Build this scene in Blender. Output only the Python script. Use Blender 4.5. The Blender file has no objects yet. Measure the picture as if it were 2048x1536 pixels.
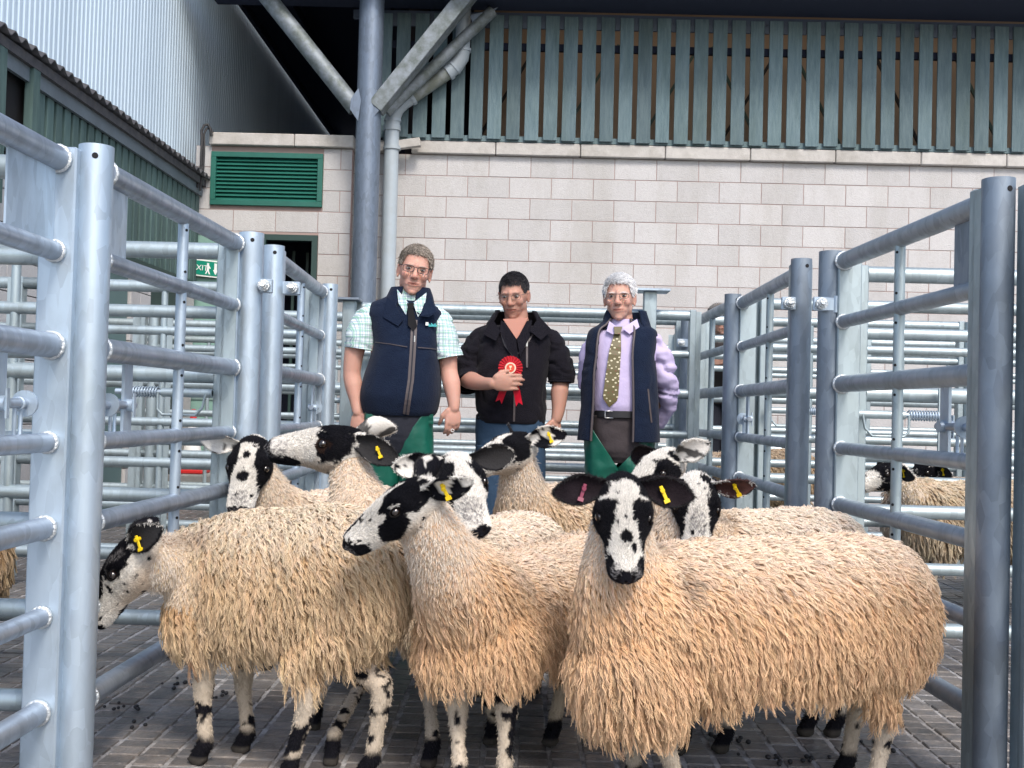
import bpy, math, random
import numpy as np
from mathutils import Vector, Matrix, noise as mnoise

random.seed(7)
RNG = np.random.default_rng(7)
scene = bpy.context.scene
COL = scene.collection

# ------------------------------------------------------------------ camera
W, H, F, CAMH = 2048, 1536, 2150.0, 0.94
_ey = Vector((26.0, -52.0, -F)).normalized()
_ez = Vector((0.0262, 1.0, 0.0)); _ez = (_ez - _ez.dot(_ey) * _ey).normalized()
_ex = _ey.cross(_ez)
ROT = Matrix((_ex, _ey, _ez))
cam_data = bpy.data.cameras.new('camera')
cam = bpy.data.objects.new('camera', cam_data)
COL.objects.link(cam)
cam.matrix_world = Matrix.Translation((0, 0, CAMH)) @ ROT.to_4x4()
cam_data.sensor_fit = 'HORIZONTAL'
cam_data.sensor_width = 36.0
cam_data.lens = 36.0 * F / W
cam_data.clip_start = 0.05
cam_data.clip_end = 500
scene.camera = cam


def at(px, py, Y):
    d = ROT @ Vector((px - W / 2, -(py - H / 2), -F))
    t = Y / d.y
    return Vector((d.x * t, Y, CAMH + d.z * t))


# ------------------------------------------------------------------ light
world = bpy.data.worlds.new('World')
scene.world = world
world.use_nodes = True
wn = world.node_tree.nodes
wl = world.node_tree.links
wn.clear()
wo = wn.new('ShaderNodeOutputWorld')
bg = wn.new('ShaderNodeBackground')
sky = wn.new('ShaderNodeTexSky')
sky.sky_type = 'NISHITA'
sky.sun_disc = False
sky.sun_elevation = math.radians(48)
sky.sun_rotation = math.radians(160)
sky.air_density = 1.0
sky.dust_density = 2.5
sky.ozone_density = 1.0
wl.new(sky.outputs[0], bg.inputs[0])
bg.inputs[1].default_value = 0.14
wl.new(bg.outputs[0], wo.inputs[0])
sun_d = bpy.data.lights.new('sun', 'SUN')
sun_d.energy = 1.5
sun_d.angle = math.radians(14)
sun_d.color = (1.0, 0.94, 0.86)
sun = bpy.data.objects.new('sun', sun_d)
COL.objects.link(sun)
# direction towards the sun: azimuth measured like the sky texture (behind the camera, to the right)
_el, _az = math.radians(48), math.radians(160)
_sd = Vector((math.sin(_az) * math.cos(_el), math.cos(_az) * math.cos(_el), math.sin(_el)))
sun.rotation_euler = _sd.to_track_quat('Z', 'Y').to_euler()
scene.view_settings.view_transform = 'Standard'
scene.view_settings.look = 'None'
scene.view_settings.exposure = 0.88
scene.view_settings.gamma = 1.0
scene.view_settings.use_curve_mapping = False
scene.cycles.max_bounces = 6
scene.cycles.diffuse_bounces = 3
scene.cycles.glossy_bounces = 3
scene.cycles.transparent_max_bounces = 6


# ------------------------------------------------------------------ materials
def mat(name, base=(0.5, 0.5, 0.5), rough=0.6, metal=0.0, spec=0.5, var=None, bump=None, attr=None,
        vscale=8.0, coat=0.0, sheen=0.0, randv=0.0, stretch=None, hair=False):
    """var=(colour2, amount): noise mix; bump=(scale, strength); attr: colour attribute; randv: per-object value shift"""
    m = bpy.data.materials.new(name)
    m.use_nodes = True
    nt = m.node_tree
    n, l = nt.nodes, nt.links
    b = n['Principled BSDF']
    b.inputs['Base Color'].default_value = (*base, 1)
    b.inputs['Roughness'].default_value = rough
    b.inputs['Metallic'].default_value = metal
    b.inputs['Specular IOR Level'].default_value = spec
    if coat:
        b.inputs['Coat Weight'].default_value = coat
    if sheen:
        b.inputs['Sheen Weight'].default_value = sheen
        b.inputs['Sheen Roughness'].default_value = 0.5
    tc = n.new('ShaderNodeTexCoord')
    vec = tc.outputs['Object']
    oi = n.new('ShaderNodeObjectInfo')
    add = n.new('ShaderNodeVectorMath'); add.operation = 'ADD'
    comb = n.new('ShaderNodeMath'); comb.operation = 'MULTIPLY'; comb.inputs[1].default_value = 37.0
    l.new(oi.outputs['Random'], comb.inputs[0])
    l.new(vec, add.inputs[0]); l.new(comb.outputs[0], add.inputs[1])
    vec = add.outputs[0]
    if stretch:
        mp = n.new('ShaderNodeMapping'); mp.inputs['Scale'].default_value = stretch
        l.new(vec, mp.inputs[0]); vec = mp.outputs[0]
    colsock = None
    if attr:
        at_ = n.new('ShaderNodeAttribute'); at_.attribute_name = attr
        colsock = at_.outputs['Color']
    if var:
        nz = n.new('ShaderNodeTexNoise'); nz.inputs['Scale'].default_value = vscale; nz.inputs['Detail'].default_value = 5
        nz.inputs['Roughness'].default_value = 0.65
        l.new(vec, nz.inputs['Vector'])
        rp = n.new('ShaderNodeValToRGB')
        rp.color_ramp.elements[0].position = 0.36; rp.color_ramp.elements[1].position = 0.66
        l.new(nz.outputs['Fac'], rp.inputs[0])
        mx = n.new('ShaderNodeMix'); mx.data_type = 'RGBA'
        mul = n.new('ShaderNodeMath'); mul.operation = 'MULTIPLY'; mul.inputs[1].default_value = var[1]
        l.new(rp.outputs[0], mul.inputs[0]); l.new(mul.outputs[0], mx.inputs[0])
        if colsock: l.new(colsock, mx.inputs[6])
        else: mx.inputs[6].default_value = (*base, 1)
        mx.inputs[7].default_value = (*var[0], 1)
        colsock = mx.outputs[2]
    if randv:
        hs = n.new('ShaderNodeHueSaturation')
        mr = n.new('ShaderNodeMapRange'); mr.inputs['To Min'].default_value = 1 - randv; mr.inputs['To Max'].default_value = 1 + randv
        l.new(oi.outputs['Random'], mr.inputs['Value']); l.new(mr.outputs[0], hs.inputs['Value'])
        if colsock: l.new(colsock, hs.inputs['Color'])
        else: hs.inputs['Color'].default_value = (*base, 1)
        colsock = hs.outputs[0]
    if colsock: l.new(colsock, b.inputs['Base Color'])
    if bump:
        nb = n.new('ShaderNodeTexNoise'); nb.inputs['Scale'].default_value = bump[0]; nb.inputs['Detail'].default_value = 4
        l.new(vec, nb.inputs['Vector'])
        bp = n.new('ShaderNodeBump'); bp.inputs['Strength'].default_value = bump[1]; bp.inputs['Distance'].default_value = 0.01
        l.new(nb.outputs['Fac'], bp.inputs['Height']); l.new(bp.outputs[0], b.inputs['Normal'])
    return m


def galv(name, base, rough=0.42, dark=None, metal=0.62):
    m = mat(name, base, rough, metal)
    n, l = m.node_tree.nodes, m.node_tree.links
    b = n['Principled BSDF']
    vec = [x for x in n if x.type == 'VECT_MATH'][0].outputs[0]
    vo = n.new('ShaderNodeTexVoronoi'); vo.inputs['Scale'].default_value = 46
    nz = n.new('ShaderNodeTexNoise'); nz.inputs['Scale'].default_value = 9; nz.inputs['Detail'].default_value = 5
    wv = n.new('ShaderNodeMapping'); wv.inputs['Scale'].default_value = (1, 1, 0.35)
    l.new(vec, wv.inputs[0]); l.new(wv.outputs[0], vo.inputs['Vector']); l.new(wv.outputs[0], nz.inputs['Vector'])
    mx = n.new('ShaderNodeMix'); mx.data_type = 'RGBA'; mx.inputs[0].default_value = 0.68
    l.new(vo.outputs['Color'], mx.inputs[6]); l.new(nz.outputs['Fac'], mx.inputs[7])
    bw = n.new('ShaderNodeRGBToBW'); l.new(mx.outputs[2], bw.inputs[0])
    rp = n.new('ShaderNodeValToRGB')
    d = dark or tuple(c * 0.80 for c in base)
    rp.color_ramp.elements[0].position = 0.36; rp.color_ramp.elements[0].color = (*d, 1)
    rp.color_ramp.elements[1].position = 0.62; rp.color_ramp.elements[1].color = (*base, 1)
    l.new(bw.outputs[0], rp.inputs[0]); l.new(rp.outputs[0], b.inputs['Base Color'])
    rr = n.new('ShaderNodeMapRange'); rr.inputs['From Min'].default_value = 0.3; rr.inputs['From Max'].default_value = 0.7
    rr.inputs['To Min'].default_value = rough + 0.14; rr.inputs['To Max'].default_value = rough - 0.06
    l.new(bw.outputs[0], rr.inputs[0]); l.new(rr.outputs[0], b.inputs['Roughness'])
    return m


# ------------------------------------------------------------------ mesh builder
class MB:
    def __init__(self):
        self.v, self.f, self.s = [], [], []

    def add(self, verts, faces, smooth=False):
        o = len(self.v)
        self.v.extend([tuple(p) for p in verts])
        for q in faces:
            self.f.append(tuple(i + o for i in q)); self.s.append(smooth)

    def box(self, c, size, rot=None, ch=0.0):
        """box centred at c; ch chamfers the vertical/horizontal edges a little"""
        sx, sy, sz = size[0] / 2, size[1] / 2, size[2] / 2
        if ch <= 0:
            vs = [(x, y, z) for z in (-sz, sz) for x, y in ((-sx, -sy), (sx, -sy), (sx, sy), (-sx, sy))]
            fs = [(3, 2, 1, 0), (4, 5, 6, 7), (0, 1, 5, 4), (1, 2, 6, 5), (2, 3, 7, 6), (3, 0, 4, 7)]
        else:
            c_ = min(ch, sx * .9, sy * .9, sz * .9)
            vs = []
            def ring(z, ix, iy):
                return [(-sx + ix, -sy + iy, z), (sx - ix, -sy + iy, z), (sx - ix, sy - iy, z), (-sx + ix, sy - iy, z)]
            def oct_(z):
                return [(-sx + c_, -sy, z), (sx - c_, -sy, z), (sx, -sy + c_, z), (sx, sy - c_, z),
                        (sx - c_, sy, z), (-sx + c_, sy, z), (-sx, sy - c_, z), (-sx, -sy + c_, z)]
            vs = ring(-sz, c_, c_) + oct_(-sz + c_) + oct_(sz - c_) + ring(sz, c_, c_)
            fs = [(3, 2, 1, 0), (20, 21, 22, 23)]
            b, t = 4, 12
            for i in range(8):
                j = (i + 1) % 8
                fs.append((b + i, b + j, t + j, t + i))
            # bottom chamfers
            fs += [(0, 1, 5, 4), (1, 6, 5), (1, 2, 7, 6), (2, 8, 7), (2, 3, 9, 8), (3, 10, 9), (3, 0, 11, 10), (0, 4, 11)]
            fs += [(12, 13, 21, 20), (13, 14, 21), (14, 15, 22, 21), (15, 16, 22), (16, 17, 23, 22), (17, 18, 23), (18, 19, 20, 23), (19, 12, 20)]
        c = Vector(c)
        if rot is not None:
            vs = [rot @ Vector(p) + c for p in vs]
        else:
            vs = [(p[0] + c.x, p[1] + c.y, p[2] + c.z) for p in vs]
        self.add(vs, fs)

    def bar(self, p0, p1, w, h, up=(0, 0, 1), ch=0.0):
        """rectangular bar from p0 to p1"""
        p0, p1 = Vector(p0), Vector(p1)
        y = (p1 - p0); L = y.length; y.normalize()
        u = Vector(up)
        x = y.cross(u)
        if x.length < 1e-4: x = y.cross(Vector((1, 0, 0)))
        x.normalize(); z = x.cross(y)
        R = Matrix((x, y, z)).transposed()
        self.box((p0 + p1) / 2, (w, L, h), R, ch)

    def tube(self, pts, r, seg=16, caps=True, closed=False):
        pts = [Vector(p) for p in pts]
        n = len(pts)
        rs = r if isinstance(r, (list, tuple)) else [r] * n
        tang = []
        for i in range(n):
            if closed: t = pts[(i + 1) % n] - pts[i - 1]
            elif i == 0: t = pts[1] - pts[0]
            elif i == n - 1: t = pts[-1] - pts[-2]
            else: t = (pts[i + 1] - pts[i]).normalized() + (pts[i] - pts[i - 1]).normalized()
            tang.append(t.normalized())
        up = Vector((0, 0, 1)) if abs(tang[0].z) < 0.9 else Vector((1, 0, 0))
        x = tang[0].cross(up).normalized()
        vs, fs = [], []
        for i in range(n):
            x = (x - x.dot(tang[i]) * tang[i]).normalized()
            y = tang[i].cross(x)
            k = 1.0
            for j in range(seg):
                a = 2 * math.pi * j / seg
                vs.append(pts[i] + (x * math.cos(a) + y * math.sin(a)) * rs[i])
        m = n if closed else n - 1
        for i in range(m):
            a0, b0 = i * seg, ((i + 1) % n) * seg
            for j in range(seg):
                k = (j + 1) % seg
                fs.append((a0 + j, b0 + j, b0 + k, a0 + k))
        self.add(vs, [tuple(reversed(q)) for q in fs], True)
        if caps and not closed:
            o = len(self.v)
            c0 = [tuple(v) for v in vs[:seg]]; c1 = [tuple(v) for v in vs[-seg:]]
            self.add(c0, [tuple(range(seg))])
            self.add(c1, [tuple(reversed(range(seg)))])

    def torus(self, c, axis, R, r, seg=16, s2=8):
        c = Vector(c); ax = Vector(axis).normalized()
        u = ax.cross(Vector((0, 0, 1)))
        if u.length < 1e-3: u = Vector((1, 0, 0))
        u.normalize(); w = ax.cross(u)
        self.tube([c + (u * math.cos(2 * math.pi * i / seg) + w * math.sin(2 * math.pi * i / seg)) * R for i in range(seg)], r, s2, False, True)

    def sphere(self, c, r, seg=14, rings=9, sc=(1, 1, 1), rot=None):
        vs, fs = [], []
        for i in range(rings + 1):
            t = math.pi * i / rings
            for j in range(seg):
                a = 2 * math.pi * j / seg
                p = Vector((math.sin(t) * math.cos(a) * sc[0], math.sin(t) * math.sin(a) * sc[1], math.cos(t) * sc[2])) * r
                if rot is not None: p = rot @ p
                vs.append(p + Vector(c))
        for i in range(rings):
            for j in range(seg):
                k = (j + 1) % seg
                fs.append((i * seg + j, (i + 1) * seg + j, (i + 1) * seg + k, i * seg + k))
        self.add(vs, fs, True)

    def prism(self, outline, axis_vec, base=(0, 0, 0)):
        """extrude a 3D outline (list of points) along axis_vec"""
        n = len(outline)
        b = Vector(base)
        o = [Vector(p) + b for p in outline]
        a = Vector(axis_vec)
        vs = o + [p + a for p in o]
        fs = [tuple(reversed(range(n))), tuple(range(n, 2 * n))]
        for i in range(n):
            j = (i + 1) % n
            fs.append((i, j, n + j, n + i))
        self.add(vs, fs)

    def mesh(self, name, m=None, origin=(0, 0, 0)):
        me = bpy.data.meshes.new(name)
        o = origin
        me.from_pydata([(p[0] - o[0], p[1] - o[1], p[2] - o[2]) for p in self.v], [], self.f)
        me.polygons.foreach_set('use_smooth', self.s)
        me.update()
        if m: me.materials.append(m)
        return me

    def build(self, name, m=None, parent=None):
        """verts are world coordinates; a parent Empty sits at its location without rotation"""
        o = world_loc(parent) if parent is not None else (0, 0, 0)
        return link(name, self.mesh(name, m, o), parent)

    def build_at(self, name, m, loc):
        ob = link(name, self.mesh(name, m, loc)); ob.location = loc
        return ob


def world_loc(o):
    v = Vector(o.location)
    while o.parent is not None:
        o = o.parent; v += o.location
    return v


def link(name, data, parent=None, loc=None, rot=None):
    o = bpy.data.objects.new(name, data)
    COL.objects.link(o)
    if parent is not None: o.parent = parent
    if loc is not None: o.location = loc
    if rot is not None: o.rotation_euler = rot
    return o


def tag(o, label=None, cat=None, group=None, kind=None):
    if label: o['label'] = label
    if cat: o['category'] = cat
    if group: o['group'] = group
    if kind: o['kind'] = kind
    return o


def thing(name, label, cat, loc=(0, 0, 0), group=None, kind=None):
    o = bpy.data.objects.new(name, None)
    COL.objects.link(o)
    o.empty_display_size = 0.1
    o.location = loc
    return tag(o, label, cat, group, kind)


def structure(name, loc=(0, 0, 0), label=None):
    o = bpy.data.objects.new(name, None); COL.objects.link(o); o.location = loc
    o['kind'] = 'structure'
    if label: o['label'] = label
    return o


M = {}
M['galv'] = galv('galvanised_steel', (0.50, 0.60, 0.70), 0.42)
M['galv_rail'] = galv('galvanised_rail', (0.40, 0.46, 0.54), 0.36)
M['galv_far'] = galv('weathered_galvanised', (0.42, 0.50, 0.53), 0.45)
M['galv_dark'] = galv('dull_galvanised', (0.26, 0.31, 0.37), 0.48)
M['weld'] = mat('weld_zinc', (0.62, 0.66, 0.68), 0.4, 0.6, bump=(120, 0.6))
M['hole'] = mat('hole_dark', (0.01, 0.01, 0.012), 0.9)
M['block'] = mat('split_block', (0.50, 0.492, 0.492), 0.92, var=((0.43, 0.415, 0.412), 0.45), vscale=38, bump=(90, 0.5), randv=0.07)
M['mortar'] = mat('mortar', (0.34, 0.25, 0.23), 0.95, var=((0.3, 0.24, 0.22), 0.6))
M['coping'] = mat('coping_stone', (0.50, 0.48, 0.455), 0.88, var=((0.38, 0.36, 0.34), 0.6), vscale=12, bump=(60, 0.3), randv=0.05)
M['slat'] = mat('green_stained_timber', (0.120, 0.175, 0.192), 0.75, var=((0.072, 0.118, 0.138), 0.85), vscale=6, stretch=(6, 6, 0.7), bump=(40, 0.4), randv=0.22)
M['boards'] = mat('dark_green_boards', (0.085, 0.145, 0.14), 0.7, var=((0.05, 0.095, 0.095), 0.8), vscale=5, stretch=(6, 6, 0.6), randv=0.15)
M['frame_green'] = mat('dark_green_paint', (0.02, 0.05, 0.045), 0.5)
M['louvre'] = mat('green_louvre_paint', (0.012, 0.115, 0.088), 0.45, var=((0.02, 0.14, 0.105), 0.4), vscale=20)
M['door'] = mat('pale_green_door', (0.20, 0.34, 0.29), 0.5, var=((0.17, 0.30, 0.26), 0.5))
M['cladding'] = mat('pale_cladding', (0.60, 0.73, 0.84), 0.5, var=((0.55, 0.67, 0.78), 0.6), vscale=1.5, stretch=(1, 1, 0.15), randv=0.02)
M['eave'] = mat('weathered_roof_sheet', (0.055, 0.055, 0.065), 0.85, var=((0.12, 0.12, 0.12), 0.6), vscale=14)
M['fascia'] = mat('grey_fascia', (0.16, 0.20, 0.23), 0.6, var=((0.10, 0.12, 0.14), 0.7), vscale=3)
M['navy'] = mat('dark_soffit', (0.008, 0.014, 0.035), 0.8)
M['navyf'] = mat('grey_blue_fascia', (0.055, 0.075, 0.11), 0.5)
M['column'] = galv('painted_column', (0.16, 0.20, 0.26), 0.45, metal=0.45)
M['brace'] = mat('mossy_brace', (0.22, 0.25, 0.28), 0.6, 0.3, var=((0.05, 0.065, 0.04), 0.75), vscale=9, stretch=(1, 1, 1))
M['pipe'] = mat('grey_plastic_pipe', (0.36, 0.42, 0.47), 0.38, var=((0.30, 0.33, 0.34), 0.5), vscale=5)
M['pipe_dirty'] = mat('stained_plastic_pipe', (0.30, 0.33, 0.34), 0.5, var=((0.12, 0.13, 0.09), 0.8), vscale=7)
M['black'] = mat('black_rubber', (0.015, 0.015, 0.018), 0.6)
M['brown'] = mat('interior_brown_lining', (0.21, 0.165, 0.125), 0.8, var=((0.16, 0.125, 0.10), 0.5), vscale=2)
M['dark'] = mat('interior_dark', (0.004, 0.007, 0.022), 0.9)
M['paver'] = mat('wet_paver', (0.115, 0.113, 0.118), 0.45, var=((0.23, 0.20, 0.175), 0.8), vscale=16, bump=(70, 0.55), randv=0.35)
M['joint'] = mat('pale_joint_grit', (0.50, 0.49, 0.49), 0.9, var=((0.13, 0.125, 0.12), 0.95), vscale=16, bump=(90, 0.6))
M['concrete'] = mat('concrete', (0.28, 0.28, 0.27), 0.9, var=((0.20, 0.20, 0.19), 0.8), vscale=5)
M['white'] = mat('white_plastic', (0.78, 0.78, 0.76), 0.5)
M['red'] = mat('red_plastic', (0.55, 0.02, 0.02), 0.45)
M['sign_green'] = mat('sign_green', (0.0, 0.22, 0.14), 0.4)
M['yellow'] = mat('yellow_tag', (0.80, 0.56, 0.01), 0.4)
M['pink'] = mat('pink_tag', (0.20, 0.03, 0.065), 0.5)


def add_stain(m, scale, stretch, tint, amount, lo=.45, hi=.72):
    """dirt laid over a surface in world space, so that it runs on across separate pieces"""
    n, l = m.node_tree.nodes, m.node_tree.links
    b = n['Principled BSDF']
    ge = n.new('ShaderNodeNewGeometry'); mp = n.new('ShaderNodeMapping'); mp.inputs['Scale'].default_value = stretch
    nz = n.new('ShaderNodeTexNoise'); nz.inputs['Scale'].default_value = scale; nz.inputs['Detail'].default_value = 6; nz.inputs['Roughness'].default_value = .62
    l.new(ge.outputs['Position'], mp.inputs[0]); l.new(mp.outputs[0], nz.inputs['Vector'])
    mr = n.new('ShaderNodeMapRange'); mr.inputs['From Min'].default_value = lo; mr.inputs['From Max'].default_value = hi; mr.inputs['To Max'].default_value = amount
    l.new(nz.outputs['Fac'], mr.inputs['Value'])
    mx = n.new('ShaderNodeMix'); mx.data_type = 'RGBA'; mx.blend_type = 'MULTIPLY'
    bc = b.inputs['Base Color']
    if bc.links: l.new(bc.links[0].from_socket, mx.inputs[6])
    else: mx.inputs[6].default_value = bc.default_value
    mx.inputs[7].default_value = (*tint, 1)
    l.new(mr.outputs[0], mx.inputs[0]); l.new(mx.outputs[2], bc)


add_stain(M['paver'], 2.2, (1, 1, 1), (.42, .38, .34), .85)
add_stain(M['joint'], 2.2, (1, 1, 1), (.40, .36, .32), .85)
add_stain(M['block'], 1.3, (1.6, 1, .45), (.80, .78, .74), .8)
add_stain(M['block'], 9, (1, 1, 1), (.84, .82, .80), .5, .58, .75)
add_stain(M['coping'], 3, (1, 1, 1), (.62, .60, .55), .7)
add_stain(M['slat'], 2.5, (1.5, 1, .35), (.66, .70, .62), .8)
add_stain(M['cladding'], 1.2, (1, 2.5, .25), (.80, .82, .84), .6)
for k_ in ('galv', 'galv_rail', 'galv_far', 'galv_dark'):
    add_stain(M[k_], 5, (1, 1, .6), (.70, .69, .66), .7, .5, .72)
add_stain(M['louvre'], 4, (1, 1, .5), (.7, .72, .68), .6)
add_stain(M['boards'], 2.5, (1, 1, .4), (.6, .62, .58), .8)
# ================================================================== ground
PX, PY = 0.090, 0.0675          # paver pitch across and along the alley
ground = structure('ground', (0, 0, 0))
g = MB(); g.box((2, 40, -0.06), (160, 140, 0.08)); g.build('bed', M['concrete'], ground)
g = MB(); g.box((0.6, 6.0, -0.0065), (11.4, 11.6, 0.017)); g.build('joint_bed', M['joint'], ground)


def paver_mesh(k):
    r = random.Random(k)
    b = MB()
    b.box((0, 0, -0.006), (PX - 0.009 - r.random() * 0.006, PY - 0.007 - r.random() * 0.003, 0.026),
          Matrix.Rotation(r.uniform(-0.02, 0.02), 3, 'Z'), 0.003)
    return b.mesh('paver', M['paver'])


pm = [paver_mesh(k) for k in range(6)]
cells = []
for j in range(int(1.6 / PY), int(11.2 / PY)):
    y = (j + 0.5) * PY
    half = y * 0.50 + 0.35
    for i in range(int(-5.0 / PX), int(6.2 / PX)):
        x = (i + 0.5) * PX
        if abs(x) < half: cells.append((x, y, i, j))
near = sorted([c for c in cells if 2.78 < c[1] and abs(c[0]) < c[1] * 0.475], key=lambda c: c[1])
def hidden_by_flock(c):
    x, y = c[0], c[1]
    return (-0.75 < x < -0.25 and y > 3.2) or (0.3 < x < 1.0 and 2.9 < y)
near = [c for c in near if not hidden_by_flock(c)][:298]
nearset = {(c[2], c[3]) for c in near}
for k, (x, y, i, j) in enumerate(near):
    link('paver', pm[k % 6], ground, (x + random.uniform(-.0015, .0015), y, random.uniform(-0.0025, 0.0015)))
b = MB()
for (x, y, i, j) in cells:
    if (i, j) in nearset: continue
    sx, sy = (PX - random.uniform(.010, .016)) / 2, (PY - .008) / 2
    z = 0.006 + random.uniform(-.003, .001)
    x += random.uniform(-.001, .001)
    t = random.uniform(-.0008, .0008)
    b.add([(x - sx, y - sy, -.006), (x + sx, y - sy, -.006), (x + sx, y + sy, -.006), (x - sx, y + sy, -.006),
           (x - sx + .003, y - sy + .003, z + t), (x + sx - .003, y - sy + .003, z - t), (x + sx - .003, y + sy - .003, z), (x - sx + .003, y + sy - .003, z)],
          [(4, 5, 6, 7), (0, 1, 5, 4), (1, 2, 6, 5), (2, 3, 7, 6), (3, 0, 4, 7)])
M['paver_far'] = mat('wet_paver_far', (0.125, 0.122, 0.125), 0.42, var=((0.23, 0.20, 0.175), 0.8), vscale=7, bump=(70, 0.5))
add_stain(M['paver_far'], 2.2, (1, 1, 1), (.42, .38, .34), .85)
o = b.build('paver_field', M['paver_far'], ground); o['kind'] = 'stuff'

# droppings
b = MB()
rr = random.Random(5)
clusters = [(-1.13, 3.55), (-1.20, 3.25), (-1.08, 3.1), (-1.3, 3.9), (0.72, 2.95), (0.83, 2.93), (1.02, 3.1), (0.62, 3.1), (1.15, 3.35), (-1.5, 3.3), (-1.45, 2.95), (1.6, 3.4), (-0.95, 3.4)]
for cx, cy in clusters:
    for k in range(rr.randint(4, 11)):
        r_ = rr.uniform(.004, .0085)
        b.sphere((cx + rr.gauss(0, .03), cy + rr.gauss(0, .03), .008 + r_ * .6), r_, 7, 5, (1, rr.uniform(.8, 1.4), .8))
o = b.build('droppings', M['black'], None); tag(o, 'small dark droppings scattered over the paving', 'droppings', kind='stuff')

# ================================================================== block walls
YW = 11.53
BW, BH = 0.4495, 0.2255


def block_mesh(w, h=BH, d=0.1, name='block'):
    b = MB(); b.box((0, 0, 0), (w - 0.008, d, h - 0.008), None, 0.002)
    return b.mesh(name, M['block'])


def wall_blocks(parent, origin, ux, x0, x1, ztop, zbot, phase, holes=(), depth=0.1, rotz=0.0):
    """courses of blocks on the plane through origin with horizontal unit ux, between x0 and x1 (along ux)"""
    cache = {}
    nrow = int((ztop - zbot) / BH + 0.999)
    for r in range(nrow):
        zc = ztop - (r + 0.5) * BH
        off = phase + (0.5 * BW if r % 2 else 0.0)
        k0 = math.floor((x0 - off) / BW)
        x = off + k0 * BW
        while x < x1 - 0.02:
            a, c = max(x, x0), min(x + BW, x1)
            segs = [(a, c)]
            for (hx0, hx1, hz0, hz1) in holes:
                if zc > hz0 - .04 and zc < hz1 + .04:
                    ns = []
                    for (s0, s1) in segs:
                        if s1 <= hx0 or s0 >= hx1: ns.append((s0, s1)); continue
                        if s0 < hx0: ns.append((s0, hx0))
                        if s1 > hx1: ns.append((hx1, s1))
                    segs = ns
            for (s0, s1) in segs:
                w = round(s1 - s0, 3)
                if w < 0.03: continue
                if w not in cache: cache[w] = block_mesh(w)
                p = Vector(origin) + Vector(ux) * ((s0 + s1) / 2)
                link('block', cache[w], parent, (p.x - parent.location.x, p.y - parent.location.y + random.uniform(-.0015, .0015), zc), (0, 0, rotz))
            x += BW


ZC = at(1400, 324, YW).z                       # underside of the coping
XC = at(690, 320, YW).x                        # corner beside the column
wallR = thing('block_wall', 'long pale concrete block wall under the green timber screen', 'wall', (XC, YW, 0))
phase = at(895.3, 325, YW).x
wall_blocks(wallR, (0, YW, 0), (1, 0, 0), XC, 6.35, ZC, 0.0, phase)
b = MB(); b.box(((XC + 6.35) / 2, YW + 0.004, ZC / 2), (6.35 - XC, 0.10, ZC)); b.build('mortar', M['mortar'], wallR)
cw = at(904.6, 300, YW).x - at(737, 300, YW).x
x = at(822, 300, YW - .1).x
while x < 6.3:
    b = MB(); b.box((x + cw / 2, YW + 0.02, ZC + 0.070), (cw - 0.008, 0.26, 0.134), None, 0.008)
    b.build('coping_stone', M['coping'], wallR); x += cw
b = MB(); b.box((at(760, 300, YW).x, YW + 0.02, ZC + 0.07), (0.10, 0.2, 0.13), None, .005); b.build('coping_stone', M['coping'], wallR)

# the wall with the louvre, a little nearer
YL = 11.36
XL0, XL1 = -3.56, at(706, 330, YL).x
wallL = thing('block_wall', 'short stained block wall with louvre and dark doorway', 'wall', (XL0, YL, 0))
lou0, lou1 = at(427, 306, YL), at(646, 417, YL)
dr0, dr1 = at(524, 470, YL), at(634, 600, YL)
dl0, dl1 = at(362, 470, YL), at(452, 600, YL)
dtop = dr0.z
ZCL = at(560, 297, YL).z
phL = at(511, 440, YL).x
wall_blocks(wallL, (0, YL, 0), (1, 0, 0), XL0, XL1, ZCL, 0.0, phL + .5 * BW * 0,
            holes=((lou0.x, lou1.x, lou1.z, lou0.z), (dr0.x, dr1.x, 0, dtop), (XL0 - .1, dl1.x, 0, dtop)))
for (a, c, z0, z1) in ((XL0, lou0.x, dtop, ZCL), (lou1.x, XL1, dtop, ZCL), (lou0.x, lou1.x, lou0.z, ZCL), (lou0.x, lou1.x, dtop, lou1.z),
                       (dl1.x, dr0.x, 0, dtop), (dr1.x, XL1, 0, dtop)):
    b = MB(); b.box(((a + c) / 2, YL + .004, (z0 + z1) / 2), (c - a, 0.1, z1 - z0)); b.build('mortar', M['mortar'], wallL)
x = at(418, 280, YL - .1).x
while x < XL1 - .1:
    w_ = min(cw, XL1 + .02 - x)
    b = MB(); b.box((x + w_ / 2, YL + 0.02, ZCL + 0.068), (w_ - 0.006, 0.26, 0.13), None, 0.008)
    b.build('coping_stone', M['coping'], wallL); x += cw
# louvre
lv = thing('louvre_vent', 'green metal louvre vent set high in the block wall', 'vent', (lou0.x, YL, lou1.z))
b = MB(); fw = 0.055
for (a, c) in (((lou0.x, lou0.z - fw / 2), (lou1.x, lou0.z - fw / 2)), ((lou0.x, lou1.z + fw / 2), (lou1.x, lou1.z + fw / 2))):
    b.bar((a[0], YL - .06, a[1]), (c[0], YL - .06, c[1]), .05, fw, ch=.003)
for xx in (lou0.x + fw / 2, lou1.x - fw / 2):
    b.bar((xx, YL - .061, lou1.z + fw), (xx, YL - .061, lou0.z - fw), fw, .05, up=(0, 1, 0), ch=.003)
b.build('frame', M['louvre'], lv)
ns = 11
for k in range(ns):
    z = lou1.z + fw + (lou0.z - lou1.z - 2 * fw) * (k + 0.5) / ns
    b = MB(); b.box(((lou0.x + lou1.x) / 2, YL - .045, z), (lou1.x - lou0.x - 2 * fw, 0.006, 0.052), Matrix.Rotation(math.radians(-42), 3, 'X'))
    b.build('louvre_blade', M['louvre'], lv)
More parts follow.
